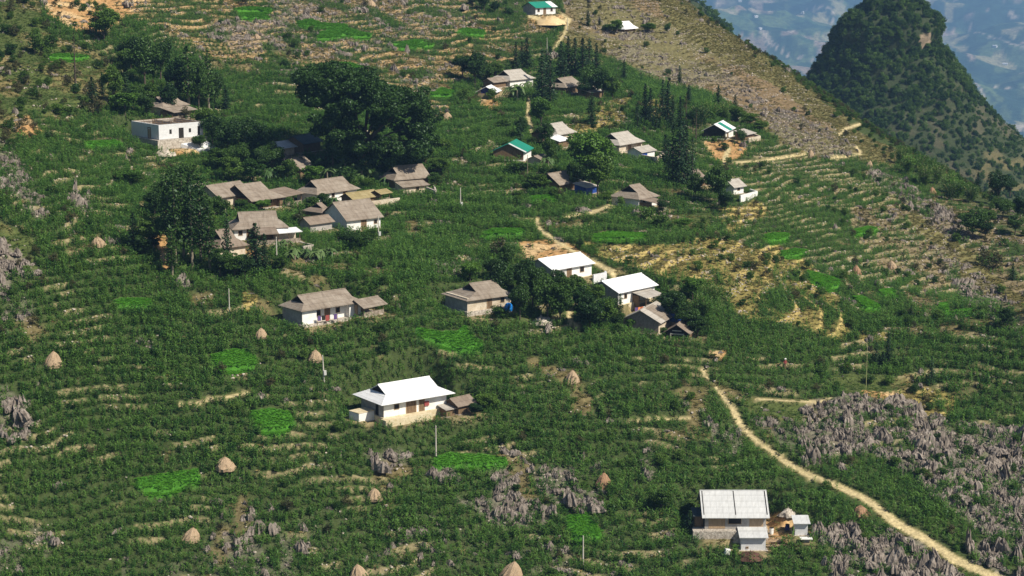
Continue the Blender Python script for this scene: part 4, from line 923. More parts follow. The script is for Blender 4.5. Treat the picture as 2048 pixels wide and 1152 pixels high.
# roofless white house
b = B['roofless']; L, W, hw = b['L'], b['W'], b['hw']; h = empty('unfinished_house', tuple(b['p'] + np.array([0, 0, b['zoff']])), b['yaw'], 'roofless white house on a high stone base', 'house'); t = .35
MB().box(0, L, 0, t, 0, hw).build('front_wall', M['plaster'], h); MB().box(0, t, t, W, 0, hw).build('side_wall', M['plaster'], h)
MB().box(L - t, L, t, W, 0, hw).box(t, L - t, W - t, W, 0, hw).box(L * .5, L * .5 + .3, t, W - t, 0, hw).build('rear_wall', M['stone'], h)
MB().box(t, L - t, t, W - t, -.1, .02).build('floor_slab', M['soil'], h)
for x, z, wd, ht in ((.26, 1.1, .6, 1.0), (.5, 0, 1.3, 2.3), (.7, 1.1, .6, .9), (.9, .3, .6, 2.1)): MB().box(x * L - wd/2, x * L + wd/2, -.02, .02, z, z + ht).build('window' if z > .5 else 'door', M['dark'], h)
d = MB().box(-.02, .02, 3.6, 4.6, 0, 2.1).build('door', M['wood_pale'], h); MB().box(-.06, .03, 3.4, 3.58, 0, 2.3).box(-.06, .03, 4.62, 4.8, 0, 2.3).box(-.06, .03, 3.4, 4.8, 2.31, 2.5).build('door_frame', M['wood'], d)
mb = MB(); rr = random.Random(4)
for i in range(26):
    x = rr.uniform(.4, L - .4); y = rr.uniform(.5, W - .5); mb.tube((x, y, .2), (x + rr.uniform(-.5, .5), y, hw + rr.uniform(-.1, .8)), .06, .05, 5)
for i in range(4): y = .8 + i * (W - 1.6) / 3; mb.tube((.2, y, hw + .12), (L - .2, y + rr.uniform(-.5, .5), hw + .16), .05, .05, 5)
mb.build('scaffold_poles', M['wood'], h)
MB().box(-.9, L + .5, -.9, -.02, -4.6, -.05).box(-.9, -.02, -.02, W + .4, -4.6, -.06).box(L + .02, L + .5, -.02, W, -4.6, -.06).build('stone_base', M['stone'], h)
MB().add([(5, -.95, -1.2), (L - .3, -.95, -.8), (L + 1.5, -4.5, -2.6), (8, -4.0, -2.5), (5, -.95, -4), (L - .3, -.95, -4), (L + 1.5, -4.5, -4.5), (8, -4.0, -4.5)], [(0, 3, 2, 1), (3, 7, 6, 2), (0, 4, 7, 3), (1, 2, 6, 5)]).build('gravel_ramp', M['plaster'], h)
house('behind_a', 'farmhouse', 'grey roofed farmhouse half hidden behind the roofless white house', 'house', 'roof_grey', 'wall_cream', 'hip')
house('behind_b', 'shed', 'low grey roofed shed between roofless house and farmhouse behind', 'shed', 'roof_grey', 'wood', 'mono', open_front=True)
house('long_tile', 'farmhouse', 'broad brown roofed farmhouse, topmost of the left village', 'house', 'roof_grey', 'wood', 'hip', doors=[(.3, 1.6, 1.9)], windows=[(.7, .8, .9, .9)], battens=0, hipx=(0, 1), porch=(.1, .9, 1.0))
house('long_wing', 'farmhouse_wing', 'left wing of the broad brown roofed farmhouse, tree at its side', 'house', 'roof_grey', 'wall_cream', 'gable')
house('open_shed', 'open_shed', 'open shed with thin dark roof beside the broad brown farmhouse', 'shed', 'roof_brown', 'wall_cream', 'mono', open_front=True)
house('tile_c', 'farmhouse', 'farmhouse with pinkish grey roof above the banana plants and walled yard', 'house', 'roof_grey', 'wall_white', 'hip', doors=[(.7, 1.2, 2.0)], windows=[(.4, 1, .8, .8)])
house('moss_shed', 'shed', 'long shed with mossy yellow roof behind the stone wall', 'shed', 'roof_moss', 'wood', 'gable', o=.5)
house('small_shed', 'open_shed', 'small open shed at the end of the mossy roof', 'shed', 'roof_moss', 'wood', 'gable', open_front=True, o=.4)
house('tile_d', 'farmhouse', 'farmhouse with stepped brown roof and white walls beside a concrete pole', 'house', 'roof_grey', 'wall_white', 'gable', doors=[(.5, 1.2, 2.0)], windows=[(.85, 1, .7, .7)])
house('lean_to', 'lean_to', 'brown hipped lean-to left of the stepped roof farmhouse', 'lean-to', 'roof_brown', 'wood', 'hip', o=.5)
house('low_shed', 'shed', 'low brown roofed shed with pale front below the hipped lean-to', 'shed', 'roof_brown', 'wall_grey', 'gable', o=.5)
house('tile_e', 'farmhouse', 'brown roofed farmhouse, lowest large roof of the left village', 'house', 'roof_grey', 'wall_white', 'hip', doors=[(.3, 1.1, 2.0)], windows=[(.12, 1, .7, .8)])
house('porch_brown', 'porch', 'brown porch roof in front of the lowest left village farmhouse', 'porch', 'roof_brown', 'wood', 'mono', open_front=True, o=.4)
house('porch_white', 'porch', 'narrow white metal canopy beside the brown porch roof', 'canopy', 'roof_white', 'wall_cream', 'mono', open_front=True, o=.3)
house('hip_f', 'farmhouse', 'small brown pyramid roofed house partly behind dark trees', 'house', 'roof_brown', 'wall_cream', 'hip')
house('cream_roof', 'hut', 'hut with cream roof behind the left village trees', 'hut', 'roof_fibre', 'wall_cream', 'gable')
house('dark_roof', 'barn', 'barn with dark blue grey roof below the giant banyan', 'barn', 'roof_dark', 'wood', 'gable')
house('brown_behind', 'hut', 'brown roofed hut between shrubs below the dark roofed barn', 'hut', 'roof_grey', 'wood', 'gable')
house('tile_g', 'farmhouse', 'grey roofed farmhouse at the foot of the giant banyan', 'house', 'roof_grey', 'wood', 'hip', hipx=(1, 0))
house('tile_g_low', 'lean_to', 'low lean-to with pale wall before the farmhouse under the banyan', 'lean-to', 'roof_grey', 'wall_cream', 'mono', windows=[(.6, .5, .8, .7)])
house('top_tile', 'farmhouse', 'grey roofed farmhouse beside dark conifers, upper village', 'house', 'roof_pale', 'wall_white', 'hip')
house('top_small', 'shed', 'small grey shed left of the upper village farmhouse', 'shed', 'roof_grey', 'wood', 'gable')
B['tarp_hut']['L'] = 5.5
h = house('tarp_hut', 'hut', 'wooden hut with white roof and dark blue tarpaulin gable', 'hut', 'roof_white', 'wood_pale', 'gable', gable='wood_pale', plinth='stone_dark')
MB().add([(-.08, .9, 1.4), (-.08, 3.8, 1.4), (-.08, 4.0, 2.2), (-.08, 2.4, 3.05), (-.08, .8, 2.3)], [(0, 1, 2, 3, 4)]).build('tarpaulin', M['navy'], h)
house('old_a', 'farmhouse', 'old farmhouse with ragged grey brown roof under leafy trees', 'house', 'roof_grey', 'wood', 'hip')
house('old_b', 'shed', 'plank walled shed right of the ragged roof farmhouse', 'shed', 'roof_pale', 'wood', 'mono')
house('mid_tile', 'farmhouse', 'grey roofed farmhouse directly left of the big bright green tree', 'house', 'roof_pale', 'wall_cream', 'hip')
house('mid_white', 'shed', 'small shed under white sheeting left of the bright green tree', 'shed', 'roof_white', 'wood', 'mono', o=.4)
house('mid_dark', 'shed', 'tiny dark brown shed beside the footpath', 'shed', 'roof_brown', 'wood', 'gable', o=.4)
h = house('right_tile', 'farmhouse', 'grey hipped farmhouse right of the big bright green tree', 'house', 'roof_pale', 'wall_cream', 'hip', porch=(.3, .95, 1.0), doors=[(.6, 1.2, 2.0)])
h = house('right_shed', 'shed', 'small grey roofed shed with blue tarpaulin inside a walled yard', 'shed', 'roof_pale', 'wall_white', 'gable', o=.4)
MB().box(.2, 2.6, -.06, -.02, .1, 1.8).build('tarpaulin', M['blue'], h)
h = house('green_barn', 'barn', 'wooden barn with green sheet roof left of the bright tree', 'barn', 'roof_green', 'wall_white', 'gable', gable='wood', stripes=[(0, .14, 'roof_fibre')])
house('by_barn', 'hut', 'little grey roofed hut below the green roofed barn', 'hut', 'roof_grey', 'wall_cream', 'gable', o=.4)
house('low_tile', 'farmhouse', 'brown grey farmhouse below the big bright green tree', 'house', 'roof_grey', 'wood', 'hip', doors=[(.5, 1, 1.8)], hipx=(0, .6))
house('low_blue', 'hut', 'small grey roofed hut with blue sheet near the curving path', 'hut', 'roof_pale', 'blue', 'mono', o=.4)
house('ranch_tile', 'farmhouse', 'grey roofed farmhouse right of the curving path', 'house', 'roof_grey', 'wall_white', 'hip', windows=[(.3, .9, .9, .9)])
house('ranch_shed', 'shed', 'tilted plank roofed shed beside the curving path farmhouse', 'shed', 'roof_brown', 'wood', 'mono', open_front=True)
h = house('green_white', 'barn', 'barn with green and white striped roof on the right slope', 'barn', 'roof_white', 'wall_white', 'gable', gable='dark', stripes=[(.32, .62, 'roof_green')], doors=[(.3, 1.4, 2)])
house('gw_shed', 'shed', 'small pale shed right of the green and white barn', 'shed', 'roof_pale', 'wood', 'mono')
house('shade_tile', 'hut', 'brown roofed hut in shade left of a round dark tree', 'hut', 'roof_brown', 'wood', 'hip')
house('yard_hut', 'hut', 'small grey roofed hut inside a white walled yard', 'hut', 'roof_pale', 'wall_white', 'gable', windows=[(.5, .8, .8, .7)])
h = house('school', 'schoolhouse', 'white building with green and white roof at the hilltop', 'house', 'roof_green', 'plaster', 'gable', gable='wall_grey', stripes=[(.74, 1.0, 'roof_white')], doors=[(.45, 1.1, 2.1)], windows=[(.15, 1, .9, .9), (.8, 1, .9, .9)], plinth='concrete')
house('ridge_tent', 'hut', 'hut under white sheeting between round trees on the ridge', 'hut', 'roof_white', 'wood', 'hip', o=.9)
# ------------------------------------------------------------------ yard walls, heaps, tanks, poles, stacks
def at(px, py):
    p = hit(px, py)[0]; z, _ = flatten(np.array([p[0]]), np.array([p[1]]), np.array([p[2]])); return Vector((p[0], p[1], float(z[0]))), p[3]
def yard_wall(pts, hgt, mat, label, th=.35):
    P = [at(*p)[0] for p in pts]; z0 = min(p.z for p in P); root = P[0]
    mb = MB()
    for a, c in zip(P[:-1], P[1:]):
        d = (c - a); d.z = 0; n = Vector((-d.y, d.x, 0)).normalized() * th / 2; top = z0 + hgt
        a2 = a - root; c2 = c - root; zt = top - root.z; zb = z0 - 1.5 - root.z
        mb.add([(a2.x - n.x, a2.y - n.y, zb), (c2.x - n.x, c2.y - n.y, zb), (c2.x + n.x, c2.y + n.y, zb), (a2.x + n.x, a2.y + n.y, zb), (a2.x - n.x, a2.y - n.y, zt), (c2.x - n.x, c2.y - n.y, zt), (c2.x + n.x, c2.y + n.y, zt), (a2.x + n.x, a2.y + n.y, zt)],
               [(3,2,1,0),(4,5,6,7),(0,1,5,4),(1,2,6,5),(2,3,7,6),(3,0,4,7)])
    o = mb.build('yard_wall', M[mat], None, root); tag(o, label, 'wall')
yard_wall([(738, 420), (799, 413)], 1.9, 'wall_cream', 'stained yellowish yard wall beside the mossy shed')
yard_wall([(1276, 316), (1312, 327), (1330, 314), (1300, 300)], 1.5, 'wall_cream', 'pale wall round the yard with the blue tarpaulin shed')
yard_wall([(1480, 404), (1514, 394), (1500, 384)], 1.5, 'wall_white', 'white yard wall right of the dark round tree')
yard_wall([(1496, 289), (1520, 281), (1508, 275)], 1.3, 'wall_cream', 'low pale wall right of the green and white barn')
yard_wall([(853, 384), (872, 393), (868, 380)], 1.4, 'stone', 'rough stone wall right of the farmhouse under the banyan')
yard_wall([(1188, 396), (1214, 392)], 1.0, 'stone_dark', 'dark stone wall beside the small blue sheeted hut')
yard_wall([(598, 486), (626, 500), (606, 505)], 1.2, 'stone', 'broken stone wall right of the white canopy')
yard_wall([(1186, 562), (1212, 556), (1210, 545)], 1.6, 'plaster', 'white stone wall right of the upper white farmhouse')
def heap(px, py, w, h, mat, name, label, cat, seed=0, bumps=.18):
    p, d = at(px, py); s = FPX / d; rng = np.random.default_rng(seed); W_ = w / s; H_ = h / s; V = [(0, 0, H_)]; F = []; n = 20
    for j in range(1, 7):
        t = j / 6
        for i in range(n):
            a = 6.283 * i / n; r = t * (1 + rng.normal() * bumps * .5); V.append((math.cos(a) * W_ / 2 * r, math.sin(a) * W_ / 2 * r, H_ * (1 - t ** 1.3) * (1 + rng.normal() * bumps) - (.3 if j == 6 else 0)))
    for i in range(n): F.append((0, 1 + i, 1 + (i + 1) % n))
    for j in range(5):
        for i in range(n): F.append((1 + j * n + i, 1 + (j + 1) * n + i, 1 + (j + 1) * n + (i + 1) % n, 1 + j * n + (i + 1) % n))
    o = obj(name, mesh_np(name, np.array(V), F, M[mat], True), None, p + Vector((0, 0, .02))); tag(o, label, cat); return o
heap(1100, 47, 70, 14, 'sand', 'sand_pile', 'pile of yellow sand in front of the hilltop building', 'sand pile')
heap(1500, 1122, 52, 9, 'soil', 'soil_heap', 'heap of dark red soil below the low white annex', 'soil heap', 3)
heap(1084, 644, 46, 9, 'rubble', 'rubble_pile', 'pale rubble pile below the dark tree grove', 'rubble pile', 4, .4)
heap(1577, 1022, 34, 11, 'stone', 'covered_pile', 'grey covered pile behind the outhouse', 'pile', 5, .3)
heap(330, 312, 50, 8, 'rubble', 'rubble_pile', 'loose stones at the foot of the roofless house base', 'rubble pile', 6, .4)
mbw = MB(); rr = random.Random(8); p, d = at(1553, 1080)
for i in range(26): x = rr.uniform(-1.2, 1.2); y = rr.uniform(-1.5, 3); mbw.tube((x - 1, y, .1 + (i % 5) * .16), (x + 1, y + rr.uniform(-.4, .4), .12 + (i % 5) * .16), .09, .08, 6)
tag(mbw.build('woodpile', M['wood_pale'], None, p), 'orange brown pile of split planks right of the low annex', 'woodpile')
p, d = at(1453, 1114); o = MB().box(-.42, .42, -.3, .3, 0, 1.0).build('white_box', M['wall_white'], None, p); o.rotation_euler = (0, .2, .3)
bv = o.modifiers.new('b', 'BEVEL'); bv.width = .1; bv.segments = 2; tag(o, 'small white box lying in the grass left of the soil heap', 'box')
p, d = at(1612, 1086); h = empty('stone_table', p, 0, 'white slab table below the tiny outhouse', 'table')
o = MB().box(-.95, .95, -.6, .6, .55, .67).build('table_top', M['wall_white'], h); MB().box(-.5, .5, -.3, .3, -.3, .549).build('table_base', M['stone_dark'], h)
# blue tank
p, d = at(1017, 618); h = empty('blue_tank', p, 0, 'round bright blue water tank at the end of the farmhouse', 'tank')
prof = [(0, .15), (.62, .15), (.72, .35), (.74, 1.0), (.66, 1.35), (.42, 1.6), (.2, 1.68), (0, 1.7)]; V = []; F = []; n = 20
for r_, z_ in prof: V += [(math.cos(6.283 * i / n) * r_, math.sin(6.283 * i / n) * r_, z_) for i in range(n)]
for j in range(len(prof) - 1): F += [(j * n + i, j * n + (i + 1) % n, (j + 1) * n + (i + 1) % n, (j + 1) * n + i) for i in range(n)]
obj('tank_body', mesh_np('tank', np.array(V), F, M['blue_bright'], True), h); MB().box(-.7, .7, -.7, .7, -1, .15).build('stand', M['stone_dark'], h)
# haystacks
HAYS = [(105,727,33,30,'largest haystack, at the far left of the maize'),(198,487,28,17,'haystack left of the dark tall grove'),(631,717,28,22,'haystack beside the leaning concrete pole'),(522,670,24,18,'haystack left of the lone farmhouse'),
 (450,932,40,23,'wide haystack right of the lower left seedling bed'),(381,1075,35,25,'haystack at the lower left above the limestone'),(748,993,29,21,'haystack in the maize below the small rock cluster'),(717,1153,35,31,'haystack cut by the bottom edge, left one'),
 (1022,1150,40,34,'haystack cut by the bottom edge, right one'),(1145,762,29,27,'haystack in the middle of the central maize field'),(1206,968,30,28,'reddish haystack left of the two small trees'),(1722,1026,34,20,'flat brown haystack just below the dirt path'),
 (894,236,20,15,'haystack right of the giant banyan'),(1712,546,20,20,'leaning haystack left of the pair on the right slope'),(1784,534,19,17,'haystack right of the pair on the right slope'),(1865,384,15,13,'haystack high on the right, dark rocks below'),
 (1738,331,13,13,'haystack below the saddle path'),(1622,309,12,12,'haystack beside the dotted stone line'),(515,75,14,10,'haystack on the upper terraces'),(742,9,18,12,'haystack near the top edge'),(1340,858,0,0,'')]
for i, (x, y, w_, h_, lab) in enumerate(HAYS):
    if not w_: continue
    p, d = at(x, y + 3); s = FPX / d; h_ = h_ + 2; rng = np.random.default_rng(500 + i); W_ = w_ / s * 1.03; H_ = h_ / s * .86; V = []; F = []; n = 28; prof = [(1.0, -.05), (1.03, .08), (.94, .25), (.78, .48), (.52, .74), (.22, .93), (.05, 1.02)]
    lean = rng.normal(size=2) * .12; tw = rng.normal(0, .06, n)
    for r_, z_ in prof:
        for k_ in range(n):
            a = 6.283 * k_ / n; q = r_ * (1 + tw[k_] + rng.normal() * .045); V.append((math.cos(a) * W_ / 2 * q + lean[0] * z_ * W_, math.sin(a) * W_ / 2 * q, z_ * H_ - .25 * (z_ < 0) + rng.normal() * .03))
    for j in range(len(prof) - 1): F += [(j * n + q, j * n + (q + 1) % n, (j + 1) * n + (q + 1) % n, (j + 1) * n + q) for q in range(n)]
    F.append(tuple(len(V) - n + q for q in range(n)))
    hs = empty('haystack', p, 0, lab, 'haystack', 'haystacks standing in the maize fields')
    obj('straw', mesh_np('straw', np.array(V), F, M['hay_dark' if i in (10, 11, 13, 15) else 'hay'], False), hs)
    MB().tube((lean[0] * W_, 0, H_ * .9), (lean[0] * W_ + .05, 0, H_ + .35), .06, .04, 5).build('centre_pole', M['wood'], hs)
# poles
def pole(x, y, hpx, label, mat='pole', r=.15, box=False, arm=False, lean=0.0, name='utility_pole'):
    p, d = at(x, y); s = FPX / d; H = hpx / s / .98; h = empty(name, p, 0, label, 'pole'); h.rotation_euler = (0, lean, 0)
    MB().tube((0, 0, -.8), (0, 0, H), r, r * .6, 8).build('shaft', M[mat], h)
    if arm: MB().box(-.55, .55, -.06, .06, H - .35, H - .25).build('cross_arm', M['dark'], h)
    if box: MB().box(.1, .5, -.35, -.1, .9, 1.7).build('meter_box', M['wall_white'], h)
PG = 'concrete power poles'
pole(872, 917, 62, 'concrete pole standing at the corner of a seedling bed', arm=True)
pole(1166, 1130, 60, 'plain concrete pole near the bottom centre rocks')
pole(554, 538, 64, 'concrete pole in front of the lowest left village farmhouse', box=True, arm=True)
pole(757, 480, 48, 'concrete pole in front of the stepped roof farmhouse', box=True)
pole(648, 760, 50, 'slightly leaning pole beside a haystack in the maize', box=True, lean=-.04)
pole(459, 629, 52, 'slim pole left of the lone brown roofed farmhouse', r=.12)
pole(921, 420, 44, 'concrete pole alone in the maize right of the left village', box=True)
pole(1055, 356, 46, 'thin wooden pole below the green roofed barn', 'bark_pale', .1)
pole(1732, 776, 96, 'tall thin bamboo mast beside the dark conifers', 'bamboo_pole', .06, name='bamboo_mast')
pole(1135, 62, 26, 'small pole beside the hilltop building', r=.12); pole(1094, 104, 28, 'small pole beside the path bend near the top', r=.12)
pole(985, 852, 20, 'short post in the maize right of the brown shed', 'bark_pale', .07)
# washing
def washing(px, py, w, label, mats, seed):
    p, d = at(px, py); h = empty('washing_line', p, .6, label, 'washing line'); rr = random.Random(seed); n = len(mats)
    MB().tube((-w/2, 0, -.3), (-w/2, 0, 1.9), .04, .04, 5).build('post', M['wood'], h); MB().tube((w/2, 0, -.3), (w/2, 0, 1.9), .04, .04, 5).build('post', M['wood'], h); MB().tube((-w/2, 0, 1.8), (w/2, 0, 1.8), .015, .015, 4).build('line', M['dark'], h)
    for i, m_ in enumerate(mats):
        x = -w/2 + w * (i + .5) / n; q = rr.uniform(.3, .42) * w / n * 1.2; z = rr.uniform(.75, 1.15)
        MB().box(x - q, x + q, -.03, .03, z, 1.8).build('garment', M[m_], h)
washing(953, 627, 3.6, 'washing line with dark and red clothes before farmhouse wall', ['red', 'purple', 'dark', 'red', 'purple'], 1)
washing(1281, 615, 2.6, 'orange and purple cloth hung by the lower white farmhouse', ['purple', 'orange', 'orange', 'pale_cloth'], 2)
washing(655, 644, 4.0, 'row of dark clothes before the lone brown roofed farmhouse', ['purple', 'dark', 'red', 'pale_cloth', 'purple'], 3)

# drums beside the woodpile and a stack of blocks by the outhouse
for (x, y, mt, lab) in [(1543, 1050, 'wall_white', 'pale drum standing at the corner of the pale roofed house'), (1575, 1051, 'navy', 'dark blue drum between woodpile and outhouse'), (1628, 1050, 'stone_dark', 'dark drum right of the outhouse')]:
    p, d = at(x, y); h = empty('drum', p, 0, lab, 'drum')
    MB().tube((0, 0, -.2), (0, 0, 1.0), .34, .34, 14).tube((0, 0, .3), (0, 0, .36), .37, .37, 14).tube((0, 0, .66), (0, 0, .72), .37, .37, 14).build('drum_body', M[mt], h)
    MB().tube((0, 0, 1.003), (0, 0, 1.05), .36, .33, 14).build('lid', M['dark'], h)
# ------------------------------------------------------------------ trees
ORD = ['leftmost', 'second', 'third', 'fourth', 'fifth', 'sixth', 'seventh', 'eighth', 'ninth', 'tenth', 'eleventh', 'twelfth']
KIND = {'broad': ('broadleaf_tree', 'green broadleaf tree', 'tree', 'crown', 'trunk'), 'dark': ('broadleaf_tree', 'dark leafy tree', 'tree', 'crown', 'trunk'), 'bright': ('broadleaf_tree', 'bright green tree', 'tree', 'crown', 'trunk'),
 'bush': ('shrub', 'rounded green shrub', 'shrub', 'foliage', 'stem'), 'drybush': ('shrub', 'brownish shrub', 'shrub', 'foliage', 'stem'), 'conifer': ('conifer_tree', 'dark conifer', 'tree', 'crown', 'trunk'), 'column': ('conifer_tree', 'narrow dark conifer', 'tree', 'crown', 'trunk'),
 'tall': ('tall_tree', 'tall slender tree with bare lower trunk', 'tree', 'crown', 'trunk'), 'sparse': ('conifer_tree', 'sparse brownish conifer', 'tree', 'crown', 'trunk'), 'banana': ('banana_plant', 'banana plant', 'plant', 'leaves', 'stem'), 'bamboo': ('bamboo_clump', 'feathery bamboo clump', 'bamboo', 'foliage', 'culms')}
NV = {'broad': 4, 'dark': 3, 'bright': 2, 'bush': 2, 'drybush': 1, 'conifer': 4, 'column': 2, 'tall': 2, 'sparse': 1, 'banana': 3, 'bamboo': 2}
